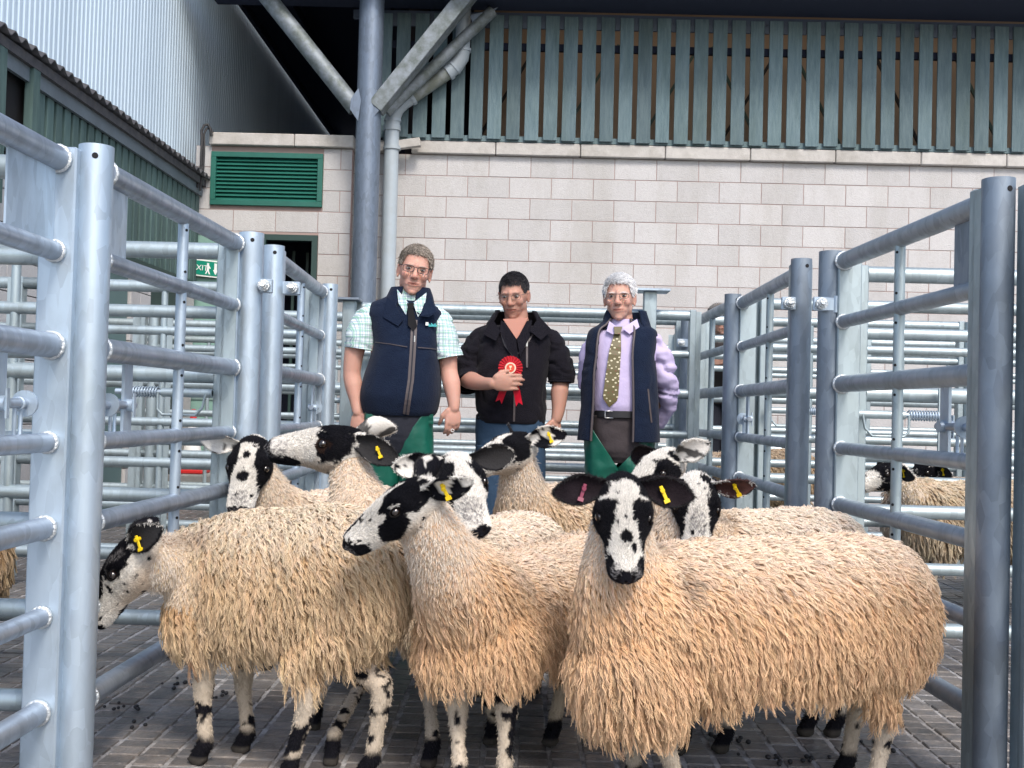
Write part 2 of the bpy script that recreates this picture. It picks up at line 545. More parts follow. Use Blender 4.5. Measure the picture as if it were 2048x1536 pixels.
b = MB(); b.box(((lou0.x + lou1.x) / 2, YL + .05, (lou0.z + lou1.z) / 2), (lou1.x - lou0.x, .01, lou0.z - lou1.z)); b.build('backing', M['hole'], lv)
# doorway (dark, open)
dw = thing('doorway', 'open dark doorway with a green frame below the louvre', 'doorway', (dr0.x, YL, 0))
b = MB(); b.bar((dr0.x, YL - .02, dtop - .03), (dr1.x, YL - .02, dtop - .03), .1, .06)
b.bar((dr1.x - .03, YL - .021, 0), (dr1.x - .03, YL - .021, dtop - .06), .06, .1, up=(0, 1, 0))
b.bar((dr0.x + .03, YL - .021, 0), (dr0.x + .03, YL - .021, dtop - .06), .06, .1, up=(0, 1, 0))
b.build('frame', M['frame_green'], dw)
b = MB()
for q in range(3):
    xx = dr0.x + .12 + q * .13
    b.bar((xx, YL + .35 + q * .1, 0), (xx, YL + .35 + q * .1, dtop - .1), .03, .03, up=(0, 1, 0))
b.build('inner_post', M['frame_green'], dw)
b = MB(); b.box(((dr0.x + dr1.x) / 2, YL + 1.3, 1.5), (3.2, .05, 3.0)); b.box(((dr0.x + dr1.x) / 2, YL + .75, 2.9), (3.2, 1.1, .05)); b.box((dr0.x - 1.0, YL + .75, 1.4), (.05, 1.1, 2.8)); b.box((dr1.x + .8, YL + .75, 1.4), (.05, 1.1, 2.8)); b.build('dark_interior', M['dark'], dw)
# pale green fire door
fd = thing('fire_door', 'pale green fire exit door with a glazed lower panel', 'door', (dl0.x, YL - .02, 0))
b = MB(); b.box(((dl0.x + dl1.x) / 2, YL - .0, dtop / 2), (dl1.x - dl0.x, .05, dtop), None, .004); b.build('door_leaf', M['door'], fd)
gl0, gl1 = at(370, 758, YL - .04), at(428, 800, YL - .04)
b = MB(); b.box(((gl0.x + gl1.x) / 2, YL - .032, (gl0.z + gl1.z) / 2), (gl1.x - gl0.x, .012, gl0.z - gl1.z)); b.build('glass', mat('door_glass', (0.12, 0.2, 0.19), 0.25, var=((0.3, 0.36, 0.34), .7), vscale=12, stretch=(1, 1, 3)), fd)
b = MB(); b.box((dl0.x - .06, YL - .03, dtop / 2), (.10, .12, dtop)); b.build('frame', M['frame_green'], fd)


def text_mesh(txt, size, m, name='lettering', ext=0.001):
    cu = bpy.data.curves.new(name, 'FONT'); cu.body = txt; cu.size = size; cu.extrude = ext; cu.align_x = 'CENTER'; cu.align_y = 'CENTER'
    t = bpy.data.objects.new(name, cu); COL.objects.link(t)
    dg = bpy.context.evaluated_depsgraph_get(); dg.update()
    me = bpy.data.meshes.new_from_object(t.evaluated_get(dg))
    COL.objects.unlink(t); bpy.data.objects.remove(t)
    me.materials.clear(); me.materials.append(m)
    return me


sg0, sg1 = at(386, 512, YL - .1), at(437, 560, YL - .1)
es = thing('exit_sign', 'green and white EXIT sign with running figure and arrow', 'sign', ((sg0.x + sg1.x) / 2, YL - .07, (sg0.z + sg1.z) / 2))
R_ = Matrix.Rotation(math.radians(5), 3, 'Y')
cx, cz = es.location.x, es.location.z
sw, sh = sg1.x - sg0.x, (sg0.z - sg1.z) * .72
b = MB(); b.box((cx, YL - .07, cz), (sw, .006, sh), R_); b.build('board', M['white'], es)
b = MB(); b.box((cx, YL - .0745, cz), (sw * .93, .003, sh * .84), R_); b.build('green_field', M['sign_green'], es)
tm = text_mesh('EXIT', sh * .46, M['white'])
link('lettering', tm, es, (-sw * .235, -.009, sh * .02), (math.pi / 2, math.radians(5), 0))
b = MB()
q = lambda u, v: (cx + u * sw, YL - .0775, cz + v * sh - u * sw * .087)
b.prism([q(.30, .34), q(.40, .34), q(.40, -.05), q(.45, -.05), q(.35, -.36), q(.25, -.05), q(.30, -.05)], (0, .001, 0))
b.build('arrow', M['white'], es)
b = MB()
b.prism([q(.02, .32), q(.10, .32), q(.10, .2), q(.17, .02), q(.13, -.02), q(.10, .04), q(.10, -.12), q(.15, -.34), q(.10, -.34), q(.05, -.16), q(.0, -.34), q(-.05, -.34), q(.02, -.08)], (0, .001, 0))
b.build('running_figure', M['white'], es)
s0, s1 = at(376, 704, YL - .08), at(428, 718, YL - .08)
ps = thing('push_bar_sign', 'small green notice lettered Push bar to open', 'sign', ((s0.x + s1.x) / 2, YL - .03, (s0.z + s1.z) / 2))
b = MB(); b.box(ps.location, (s1.x - s0.x, .006, .09)); b.build('board', M['sign_green'], ps)
link('lettering', text_mesh('Push bar to open', .036, M['white']), ps, (0, -.0045, 0), (math.pi / 2, 0, 0))

# ================================================================== big open roof building
ZE = at(1300, 36, 11.4).z                      # eave soffit level
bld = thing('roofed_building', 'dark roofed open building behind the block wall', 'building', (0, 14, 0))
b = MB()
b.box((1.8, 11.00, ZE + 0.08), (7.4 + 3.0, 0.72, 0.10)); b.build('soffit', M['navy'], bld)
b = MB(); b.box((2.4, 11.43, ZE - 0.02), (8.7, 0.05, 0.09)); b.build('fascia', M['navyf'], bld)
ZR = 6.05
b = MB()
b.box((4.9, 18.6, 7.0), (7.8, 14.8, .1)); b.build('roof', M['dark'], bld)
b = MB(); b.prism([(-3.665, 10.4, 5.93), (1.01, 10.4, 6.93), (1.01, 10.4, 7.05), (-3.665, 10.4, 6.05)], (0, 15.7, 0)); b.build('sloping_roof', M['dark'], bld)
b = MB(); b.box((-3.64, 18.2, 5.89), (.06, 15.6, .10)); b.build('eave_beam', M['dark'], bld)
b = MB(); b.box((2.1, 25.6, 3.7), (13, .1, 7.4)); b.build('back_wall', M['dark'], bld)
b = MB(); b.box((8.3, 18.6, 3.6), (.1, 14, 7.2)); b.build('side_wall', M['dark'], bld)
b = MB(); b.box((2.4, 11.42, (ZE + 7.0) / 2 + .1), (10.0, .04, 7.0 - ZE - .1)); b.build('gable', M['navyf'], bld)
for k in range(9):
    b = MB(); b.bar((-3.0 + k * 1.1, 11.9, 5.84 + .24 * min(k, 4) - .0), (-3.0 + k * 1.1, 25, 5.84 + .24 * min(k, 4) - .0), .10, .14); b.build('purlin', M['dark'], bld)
b = MB(); b.box((-1.42, 18.4, 3.1), (.06, 13.4, 6.2)); b.build('light_blocker', M['dark'], bld)  # added panel that keeps the shed lamp's light off the pale cladding
# brown lining seen through the timber screen
lin = thing('brown_lining', 'brown boarded lining seen through gaps in the timber screen', 'lining', (3, 13.0, 3.8))
b = MB(); b.box((3.55, 12.8, 4.6), (8.6, .04, 2.5), Matrix.Rotation(math.radians(-12), 3, 'X')); b.build('sheet', M['brown'], lin)
for k in range(9):
    xx = -.9 + k * .95
    b = MB(); b.bar((xx, 12.62, 3.7), (xx + .95, 12.68, 5.3) if k < 4 else (xx - .8, 12.68, 5.3), .03, .035); b.build('diagonal_strut', M['frame_green'] if k % 3 else M['hole'], lin)
lamp_d = bpy.data.lights.new('shed_lamp', 'AREA'); lamp_d.energy = 13; lamp_d.color = (1, 0.80, 0.62); lamp_d.size = 1.2
lamp = bpy.data.objects.new('shed_lamp', lamp_d); COL.objects.link(lamp)
lamp.location = (3.2, 12.0, 5.9); lamp.rotation_euler = (math.radians(12), 0, 0); lamp_d.shape = 'RECTANGLE'; lamp_d.size = 7; lamp_d.size_y = .3
tag(lamp, 'lit lamp inside the roof behind the slats', 'lamp')

# timber screen
x0s = at(764, 290, 11.40).x
pitch = at(1300, 300, 11.4).x - at(1262.6, 300, 11.4).x
scr = thing('timber_screen', 'weathered green vertical timber slat screen above the block wall', 'screen', (x0s, 11.4, ZC + .15))
zb = ZC + 0.145
k = 0
x = x0s
mo = []
for q_ in range(8):
    rq = random.Random(q_)
    b = MB(); b.box((0, 0, 0), (0.147 + rq.uniform(-.004, .004), 0.022, ZE - zb - .02), Matrix.Rotation(rq.uniform(-.003, .003), 3, 'Y'), .003); mo.append(b.mesh('slat', M['slat']))
while x < 6.4:
    link('slat', mo[(k * 5) % 8], scr, (x - x0s, random.uniform(-.004, .004), (ZE - zb) / 2 + random.uniform(-.008, .006)), (0, 0, random.uniform(-.03, .03)))
    if k > 0:
        b = MB(); b.box((x - pitch / 2, 11.42, ZE - .09), (.055, .03, .1), None, .004); b.build('spacer_block', M['navyf'], scr)
    x += pitch; k += 1
b = MB(); b.bar((x0s, 11.455, ZE - .33), (6.4, 11.455, ZE - .33), .05, .075); b.build('upper_rail', M['dark'], scr)
b = MB(); b.bar((x0s, 11.455, zb + .03), (6.4, 11.455, zb + .03), .05, .06); b.build('lower_rail', M['slat'], scr)

# steel column, braces, downpipe
YC = 10.95
ct, cb = at(738, 0, YC), at(727, 585, YC)
colx = cb.x
clm = thing('steel_column', 'tall round blue grey steel column with angled braces', 'column', (colx, YC, 0))
b = MB(); b.tube([(colx, YC, 0), (colx, YC, 5.35)], 0.127, 28); b.build('shaft', M['column'], clm)
j = at(716, 222, YC)
b = MB(); b.tube([at(712, 218, YC), at(490, -62, YC)], 0.088, 22); b.build('brace', M['brace'], clm)
b = MB(); b.bar(at(752, 218, YC - .02), at(962, -42, YC - .02), .16, .2, up=(0, 1, 0), ch=.006); b.build('brace', M['brace'], clm)
b = MB(); b.tube([at(772, 224, YC + .12), at(985, 22, YC + .25)], 0.062, 18); b.build('brace', M['brace'], clm)
b = MB()
def quad(ps, y, t=.014): b.prism([at(p[0], p[1], y) for p in ps], (0, t, 0))
quad([(717, 176), (702, 197), (700, 218), (716, 242), (722, 200)], YC - .11); quad([(745, 172), (764, 190), (771, 205), (742, 240)], YC - .11)
quad([(940, 30), (975, 22), (996, 14), (968, 42), (945, 46)], YC + .2)
b.build('gusset_plate', M['column'], clm)
b = MB(); b.box((colx, YC, 5.32), (.6, .3, .05)); b.build('cap_plate', M['navyf'], clm)

YD = 11.28
pc = at(784, 300, YD)
dp = thing('downpipe', 'pale grey plastic downpipe with two bends beside the column', 'pipe', (pc.x, YD, 0))
low = at(784, 262, YD); P = [Vector((pc.x, YD, .05)), low]
bend1 = [at(784, 262, YD), at(785, 238, YD), at(792, 218, YD), at(806, 204, YD), at(822, 194, YD)]
diag = [at(818, 197, YD), at(900, 141, YD)]
bend2 = [at(896, 144, YD), at(912, 131, YD), at(922, 115, YD), at(925, 98, YD)]
top = [at(925, 106, YD), at(929, -30, YD)]
b = MB(); b.tube(P, .078, 22); b.build('lower_pipe', M['pipe'], dp)
b = MB(); b.tube(bend1, .084, 22); b.build('lower_bend', M['pipe'], dp)
b = MB(); b.tube(diag, .078, 22); b.build('sloping_pipe', M['pipe_dirty'], dp)
b = MB(); b.tube(bend2, .084, 22); b.build('upper_bend', M['pipe'], dp)
b = MB(); b.tube(top, .078, 22); b.build('upper_pipe', M['pipe'], dp)
for (pa, pb) in ((at(784, 262, YD), at(784, 252, YD)), (at(785, 244, YD), at(785, 239, YD)), (at(820, 196, YD), at(826, 192, YD)), (at(894, 146, YD), at(901, 141, YD)),
                 (at(906, 136, YD), at(909, 133, YD)), (at(925, 104, YD), at(925, 98, YD)), (at(784, 300, YD), at(784, 293, YD))):
    b = MB(); b.tube([pa, pb], .092, 22); b.build('collar', M['pipe'], dp)
b = MB(); b.box(at(792, 291, YD + .03), (.52, .08, .09), Matrix.Rotation(math.radians(-9), 3, 'Y'), .005); b.build('wooden_packer', M['coping'], dp)

# ================================================================== side building on the left
XS = -3.53
EZ = at(395, 353, 2150 / 185.5).z - .05
side = thing('clad_building', 'long side building with pale ribbed cladding over green boards', 'building', (XS, 8, 0))
def ribbed(y0, y1, z0, z1, x, pitch, depth, m, name, parent, flat=.5):
    b = MB(); vs = []; n = int(round((y1 - y0) / pitch))
    prof = []
    for i in range(n):
        yy = y0 + i * pitch
        prof += [(yy, 0), (yy + pitch * (flat), 0), (yy + pitch * (flat + .14), depth), (yy + pitch * .86, depth)]
    prof.append((y1, 0))
    for (yy, d) in prof: vs += [(x + d, yy, z0), (x + d, yy, z1)]
    fs = [(2 * i, 2 * i + 2, 2 * i + 3, 2 * i + 1) for i in range(len(prof) - 1)]
    b.add(vs, fs)
    return b.build(name, m, parent)
XP = -3.72
y = 4.8
while y < 19.0:
    ribbed(y, y + .984, EZ + .0, 7.2 if y < 10.3 else 6.12, XP, .082, .007, M['cladding'], 'cladding_sheet', side, .35); y += .984 + .001
# lean-to roof sheets: corrugated edge
def corr(y0, y1, pitch, amp, pa, pb, m, name, parent, th=.012):
    """corrugated sheet running along y, edge lines pa->pb in xz"""
    b = MB(); n = int((y1 - y0) / pitch * 10)
    top, bot = [], []
    for i in range(n + 1):
        yy = y0 + (y1 - y0) * i / n
        zz = amp * math.cos(2 * math.pi * (yy - y0) / pitch)
        top += [(pa[0], yy, pa[1] + zz), (pb[0], yy, pb[1] + zz)]
    nn = len(top)
    bot = [(p[0], p[1], p[2] - th) for p in top]
    fs = []
    for i in range(n):
        a = 2 * i
        fs += [(a, a + 2, a + 3, a + 1), (nn + a + 1, nn + a + 3, nn + a + 2, nn + a), (a, nn + a, nn + a + 2, a + 2), (a + 1, a + 3, nn + a + 3, nn + a + 1)]
    b.add(top + bot, fs, True)
    return b.build(name, m, parent)
y = 5.2
while y < 11.3:
    y2 = min(y + .146 * 7, 11.34)
    corr(y, y2, .146, .022, (XS + .13, EZ - .02), (XP + .01, EZ + .09), M['eave'], 'roof_sheet', side); y = y2
b = MB(); b.box((XS + .06, 8.3, EZ - .085), (.05, 6.1, .07)); b.build('gutter_board', M['eave'], side)
b = MB(); b.box((XS + .035, 8.9, EZ - .17), (.03, 4.9, .10)); b.build('fascia', M['fascia'], side)
# green boards
ZB = at(355, 552, 2150 / 197).z - .02
y = 7.45
kk = 0
bmesh_ = None
b = MB(); b.box((0, 0, 0), (.040, .102, EZ - .22 - ZB), None, .004); bmesh_ = b.mesh('board', M['boards'])
while y < 11.28:
    link('board', bmesh_, side, (0, y - 8, (EZ - .22 + ZB) / 2), (0, 0, random.uniform(-.02, .02))); y += .1465; kk += 1
b = MB(); b.box((XS - .04, 9.4, (EZ + ZB) / 2 - .1), (.04, 3.9, EZ - ZB - .1)); b.build('backing', M['hole'], side)
b = MB(); b.box((XS + .02, 9.4, ZB - .03), (.07, 3.8, .05)); b.build('drip_rail', M['frame_green'], side)
# lower wall of the side building: blocks, dark door openings
lowb = MB(); lowb.box((XS - .02, 5.2, 1.5), (.04, 4.4, 3.0))
for (ya, yb) in ((3.0, 7.4),):
    pass
z = EZ - .30
cache = {}
def sideblocks(y0, y1, z0, z1):
    r = 0; zc = z1 - BH / 2
    while zc > z0:
        yy = y0 - (.5 * BW if r % 2 else 0)
        while yy < y1:
            a, c = max(yy, y0), min(yy + BW, y1)
            w = round(c - a, 3)
            if w > .04:
                if w not in cache: cache[w] = block_mesh(w)
                link('block', cache[w], side, (-.03, (a + c) / 2 - 8, zc), (0, 0, math.pi / 2))
            yy += BW
        zc -= BH; r += 1
sideblocks(5.6, 8.35, .0, 2.55)
sideblocks(9.45, 9.95, .0, ZB - .06)
sideblocks(10.75, 11.25, .0, ZB - .06)
b = MB(); b.box((XS - .115, 8.3, 1.4), (.06, 6.4, 2.8)); b.build('mortar', M['mortar'], side)
for (y0, y1) in ((8.37, 9.43), (9.97, 10.73)):
    b = MB(); b.box((XS - .03, (y0 + y1) / 2, 1.05), (.05, y1 - y0, 2.1)); b.build('steel_door', mat('grey_green_door', (0.10, 0.17, 0.17), .5) if y0 < 9 else M['frame_green'], side)
for yy in (6.2, 6.9, 7.38):
    b = MB(); b.box((XS + .05, yy, (2.3 + EZ) / 2 - .1), (.06, .1, EZ - 2.3)); b.build('frame_post', M['boards'], side)
b = MB(); b.box((XS - .055, 6.5, 2.95), (.05, 1.9, .74)); b.build('dark_opening', M['hole'], side)
b = MB(); b.box((XS + .045, 6.5, 2.62), (.05, 1.9, .09)); b.build('frame_rail', M['boards'], side)
# cable loop at the corner
ca = [at(395, 375, 11.1), at(402, 330, 11.1), at(404, 280, 11.1), at(403, 262, 11.15), at(408, 251, 11.2), at(416, 249, 11.2), at(421, 258, 11.2), at(423, 272, 11.2)]
cb_ = thing('cable_loop', 'black cable looping over the end of the coping', 'cable', ca[0])
b = MB(); b.tube(ca, .014, 8); b.build('cable', M['black'], cb_)
b = MB(); b.tube([p + Vector((.02, .02, -.03)) for p in ca[:-1]], .012, 8); b.build('cable', M['black'], cb_)
# small emergency lamp unit
# ================================================================== penning
ZS = [1.505, 1.286, 1.063, 0.834, 0.633, 0.425, 0.202]
RS = [0.030, 0.023, 0.030, 0.0225, 0.026, 0.0225, 0.027]


def post(x, y, h, label, r=.048, m='galv', lean=0.0, group='round galvanised pen posts', hole=True):
    t = thing('pen_post', label, 'post', (x, y, 0), group)
    b = MB()
    seg = 28
    # hollow open-topped tube
    b.tube([(x, y, 0), (x, y, h)], r, seg, caps=False)
    b.tube([(x, y, h), (x, y, h - .25)], r * .9, seg, caps=False)
    top, inn = [], []
    vs = []
    for j in range(seg):
        a = 2 * math.pi * j / seg
        vs.append((x + math.cos(a) * r, y + math.sin(a) * r, h)); vs.append((x + math.cos(a) * r * .9, y + math.sin(a) * r * .9, h))
    b.add(vs, [(2 * j, 2 * ((j + 1) % seg), 2 * ((j + 1) % seg) + 1, 2 * j + 1) for j in range(seg)])
    b.build('tube', M[m], t)
    b = MB(); b.tube([(x, y, 0.0), (x, y, .012)], r * 1.6, 20); b.build('base_flange', M[m], t)
    if hole:
        b = MB(); a = math.radians(-72)
        p = Vector((x + math.cos(a) * r * .93, y + math.sin(a) * r * .93, h - .03))
        b.tube([p, p + Vector((math.cos(a), math.sin(a), 0)) * r * .09], .0075, 10); b.build('pin_hole', M['hole'], t)
    return t


def hurdle(p0, p1, label, dz=0.0, plate=None, strut=.5, up=(True, True), rm='galv_rail', um='galv', group='tubular steel sheep hurdles',
           latch=None, holes=False, n=7, upw=.075, seg=14, bead=True, top=True, bolt=True, uside=(0, 0), scale=1.0):
    """a gate panel from p0 to p1 (2D); plate=(t0,t1) sheets the gap between the top two rails"""
    a, c = Vector((*p0, 0)), Vector((*p1, 0))
    d = (c - a); L = d.length; d.normalize(); nrm = Vector((-d.y, d.x, 0))
    t = thing('sheep_hurdle', label, 'hurdle', (a + c) / 2, group)
    for i in range(7 - n, 7):
        z = (ZS[i] + dz) * scale; r = RS[i]
        b = MB(); b.tube([a + Vector((0, 0, z)), c + Vector((0, 0, z))], r, seg)
        o = b.build('rail', M[rm], t)
        if bead:
            for q, s in ((a, 1), (c, -1)):
                b = MB(); b.torus(q + d * s * .006 + Vector((0, 0, z)), d, r * 1.02, .0055, 14, 6)
                b.build('weld_bead', M['weld'], o)
    for k, (q, s) in enumerate(((a, -1), (c, 1))):
        if not up[k]: continue
        b = MB()
        cc = q + d * s * .018 + nrm * uside[k]
        b.bar(cc + Vector((0, 0, .05)), cc + Vector((0, 0, (ZS[0] + dz) * scale + .03)), upw, .036, up=d, ch=.004)
        b.build('upright', M[um], t)
        # folded return lip
        b = MB(); e = cc + nrm * (upw / 2 - .002) + d * s * .03
        b.bar(e + Vector((0, 0, .055)), e + Vector((0, 0, (ZS[0] + dz) * scale + .025)), .004, .05, up=d)
        b.build('upright_lip', M[um], t)
    if strut is not None:
        q = a + d * L * strut
        z0, z1 = (ZS[-1] + dz) * scale, (ZS[0] + dz) * scale
        if n < 7: z1 = (ZS[7 - n] + dz) * scale
        b = MB(); b.tube([q + Vector((0, 0, z0)), q + Vector((0, 0, z1))], .0165, 12)
        o = b.build('strut', M[um], t)
        for i in (range(7 - n, 7) if holes else ()):
            for s in (1, -1):
                z = (ZS[i] + dz) * scale + s * .046
                if z0 < z < z1:
                    f = -1 if (Vector((0, 0, 0)) - q).dot(nrm) < 0 else 1
                    dd = (nrm * f * .8 - Vector((0, 1, 0)) * .6).normalized()
                    b = MB(); b.tube([q + dd * .0155 + Vector((0, 0, z)), q + dd * .0172 + Vector((0, 0, z))], .0045, 8)
                    b.build('drain_hole', M['hole'], o)
    if plate:
        for (t0, t1) in plate:
            q0, q1 = a + d * L * t0, a + d * L * t1
            z0, z1 = ZS[1] + dz + .012, ZS[0] + dz - .012
            b = MB(); b.bar(q0 + Vector((0, 0, (z0 + z1) / 2)), q1 + Vector((0, 0, (z0 + z1) / 2)), .005, z1 - z0, ch=0)
            o = b.build('sheet_plate', M['galv_dark'] if rm == 'galv_right' else M[um], t)  # right-hand plates take the darker steel: their shade is put into the colour
            b = MB()
            for w in (.15, .5, .85):
                p = q0 + (q1 - q0) * w
                for zz in (z0 - .001, z1 + .001): b.sphere(p + Vector((0, 0, zz)), .0075, 8, 5)
            b.build('weld_spot', M['weld'], o)
    if latch:
        for (tl, kind) in latch:
            q = a + d * L * tl
            add_latch(t, q, d, nrm, kind, dz)
    return t


def add_latch(t, q, d, nrm, kind, dz=0.0):
    """stub upright between rails 3 and 5 with a slide bolt and drop loop"""
    z0, z1 = ZS[3] + dz, ZS[2] + dz
    zm = .925 + dz
    Z = lambda p, z: Vector((p.x, p.y, z))
    s = 1 if kind > 0 else -1
    b = MB(); b.bar(Z(q, z0), Z(q, z1), .008, .055, up=(-d.x, -d.y, 0)); 
    b = MB()
    b.bar(Z(q, z0), Z(q, z1), .055, .008, up=nrm)
    b.build('latch_plate', M['galv'], t)
    b = MB()
    b.tube([Z(q - d * s * .05, zm), Z(q + d * s * .16, zm)], .011, 12)
    b.build('latch_bolt', M['galv_rail'], t)
    b = MB(); b.tube([Z(q + d * s * .118, zm), Z(q + d * s * .126, zm)], .030, 18); b.torus(Z(q + d * s * .092, zm), d, .013, .004)
    b.build('latch_washer', M['galv'], t)
    b = MB(); w = .014
    c0 = q + d * s * .09
    pts = [Z(c0 - d * w, zm - .01), Z(c0 - d * w, zm - .08), Z(c0 - d * w * .5, zm - .092), Z(c0 + d * w * .5, zm - .092), Z(c0 + d * w, zm - .08), Z(c0 + d * w, zm - .01)]
    b.tube(pts, .0048, 8); b.build('drop_handle', M['galv'], t)
    b = MB(); b.tube([Z(q + nrm * .02, zm), Z(q - nrm * .02, zm)], .019, 6)
    b.bar(Z(q - nrm * .021, zm - .032), Z(q - nrm * .021, zm + .032), .012, .004, up=nrm); b.build('wing_nut', M['galv'], t)


def spring_latch(label, p, dirx, L=.34, m='galv'):
    """long spring bolt with a wide D handle, mounted on a cross hurdle"""
    t = thing('spring_latch', label, 'latch', p, 'spring bolt latches')
    p = Vector(p); dx = Vector((dirx, 0, 0))
    b = MB(); b.tube([p, p + dx * L], .010, 12); b.build('bolt', M[m], t)
    b = MB(); b.tube([p + dx * .0, p + dx * L * .52], .016, 14); b.build('sleeve', M['galv_far'], t)
    b = MB(); pts = []
    for i in range(11 * 8 + 1):
        a = 2 * math.pi * i / 8
        pts.append(p + dx * (L * .56 + L * .32 * i / 88) + Vector((0, math.cos(a), math.sin(a))) * .018)
    b.tube(pts, .0026, 6); b.build('spring', M[m], t)
    b = MB(); hy = Vector((0, -.012, 0))
    b.tube([p + hy + dx * .02, p + hy + dx * .03 + Vector((0, 0, -.05)), p + hy + dx * .055 + Vector((0, 0, -.078)), p + hy + dx * .17 + Vector((0, 0, -.078)), p + hy + dx * .188 + Vector((0, 0, -.06)), p + hy + dx * .188], .0052, 8)
    b.build('handle', M['galv_far'], t)
    b = MB(); b.bar(p + dx * L * .90 + Vector((0, 0, -.13)), p + dx * L * .90 + Vector((0, 0, .10)), .018, .012, up=(0, 1, 0)); b.build('stop_bar', M['galv_far'], t)
    return t


def hinge_bolt(label, p, side):
    t = thing('hinge_bolt', label, 'hinge', p, 'bolted hinge eyes on the pen posts')
    p = Vector(p)
    b = MB(); b.box(p, (.075, .02, .05), None, .003); b.build('bracket', M['galv'], t)
    b = MB(); q = p + Vector((side * .012, -.012, 0)); b.tube([q, q + Vector((0, -.02, 0))], .021, 16); b.tube([q + Vector((0, -.02, 0)), q + Vector((0, -.034, 0))], .016, 6)
    b.tube([q + Vector((0, -.03, 0)), q + Vector((side * .004, -.055, .002))], .010, 12); b.build('bolt_head', M['weld'], t)
    b = MB(); b.tube([p + Vector((-side * .045, 0, -.03)), p + Vector((-side * .045, 0, .03))], .014, 12); b.build('pin', M['galv'], t)
    return t


# left fence line
LP = [(-1.054, 2.578), (-1.000, 3.846), (-0.981, 4.11), (-1.003, 5.42)]
post(*LP[0], 1.55, 'tall round post nearest the camera on the left of the alley', r=.041)
post(*LP[1], 1.55, 'round post on the left at the far end of the first hurdle', r=.044)
post(*LP[2], 1.545, 'second post of the close pair on the left of the alley', r=.040)
post(*LP[3], 1.55, 'last post of the left fence beside the man in the checked shirt', r=.040)
hurdle((-1.135, 1.30), (-1.120, 2.52), 'left hurdle nearest the camera with sheet plate and latch', plate=[(.80, .985)], strut=None,
       latch=[(.80, 1)], uside=(0, .0), upw=.085)
hurdle((-1.066, 2.66), (-1.045, 3.80), 'left hurdle between the tall near post and the post pair', plate=[(0, .13)], strut=.52, latch=[(.17, -1)], uside=(0.01, .02), upw=.07, holes=True)
hurdle((-0.985, 4.17), (-1.035, 5.36), 'left hurdle beyond the post pair', strut=.5, latch=[(.86, 1)], uside=(0, .02), upw=.075, holes=True)
hinge_bolt('bolted hinge on the left post pair, alley side', (-.955, 3.84, 1.36), 1)
hinge_bolt('bolted hinge eye behind the second left post', (-.915, 4.12, 1.385), 1)

# right fence line
RP = [(1.173, 2.70), (1.100, 3.915), (1.052, 4.15), (1.033, 5.42), (0.99, 6.62)]
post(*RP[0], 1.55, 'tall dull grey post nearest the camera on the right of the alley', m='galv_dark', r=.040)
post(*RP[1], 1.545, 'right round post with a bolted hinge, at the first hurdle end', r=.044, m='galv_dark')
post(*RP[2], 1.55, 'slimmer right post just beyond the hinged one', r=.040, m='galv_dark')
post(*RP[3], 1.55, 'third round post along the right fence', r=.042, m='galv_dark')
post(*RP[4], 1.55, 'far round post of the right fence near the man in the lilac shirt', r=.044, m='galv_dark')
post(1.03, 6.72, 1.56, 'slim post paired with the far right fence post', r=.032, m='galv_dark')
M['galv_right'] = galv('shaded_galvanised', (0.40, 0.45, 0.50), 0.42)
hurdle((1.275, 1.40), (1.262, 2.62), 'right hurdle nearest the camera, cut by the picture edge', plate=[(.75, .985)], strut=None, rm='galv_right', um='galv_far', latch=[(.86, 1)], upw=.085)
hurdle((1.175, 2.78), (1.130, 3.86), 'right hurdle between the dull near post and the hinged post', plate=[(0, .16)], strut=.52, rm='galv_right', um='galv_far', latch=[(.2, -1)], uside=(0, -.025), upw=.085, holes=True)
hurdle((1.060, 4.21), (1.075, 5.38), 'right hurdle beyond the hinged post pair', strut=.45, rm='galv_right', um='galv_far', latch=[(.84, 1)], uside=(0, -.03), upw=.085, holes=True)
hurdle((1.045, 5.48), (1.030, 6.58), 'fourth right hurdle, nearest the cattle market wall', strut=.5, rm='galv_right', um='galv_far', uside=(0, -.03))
hinge_bolt('bolted hinge on the right fence facing the camera', (1.065, 3.88, 1.35), -1)
hinge_bolt('hinge eye on the slimmer right post', (1.01, 4.13, 1.375), -1)
hinge_bolt('small hinge on the far right fence post', (0.955, 6.58, 1.375), -1)

# cross hurdles (rows parallel to the wall), left and right of the alley and across its end
def row(y, xs, words, dz=0.0, plates=None, um='galv_far', rm='galv_far', seg=10, strut=.5, postr=.036, n=7, wall=0.0, sc=1.0):
    for k in range(len(xs) - 1):
        a, c = xs[k], xs[k + 1]
        hurdle((a + .05, y), (c - .05, y), words + (', ' + ORD[k] + ' panel from the alley' if len(xs) > 2 else ''), dz=dz, strut=strut, rm=rm, um=um, seg=seg, bead=False, upw=.06, n=n, scale=sc)
ORD = ['first', 'second', 'third', 'fourth']
row(2.62, [-1.17, -2.6], 'left cross hurdle meeting the nearest post', strut=None, um='galv')
row(3.80, [-1.15, -2.5, -3.85], 'left cross hurdle level with the post pair', dz=-.03)
row(5.30, [-1.15, -2.45, -3.45], 'left cross hurdle in the second pen row')
row(6.60, [-1.0, -2.3, -3.45], 'left cross hurdle in the third pen row', dz=-.02)
row(8.10, [-1.0, -2.2, -3.4], 'left cross hurdle in the fourth pen row', dz=.02)
row(9.60, [-1.1, -2.3, -3.4], 'left cross hurdle in the pen row near the green door', dz=-.01)
row(3.98, [1.20, 2.55, 3.9], 'right cross hurdle level with the hinged post', dz=-.03, rm='galv_far')
row(5.40, [1.15, 2.6, 4.0], 'right cross hurdle in the second pen row', dz=.0)
row(6.65, [1.08, 2.7, 4.1], 'right cross hurdle in the third pen row', dz=.02)
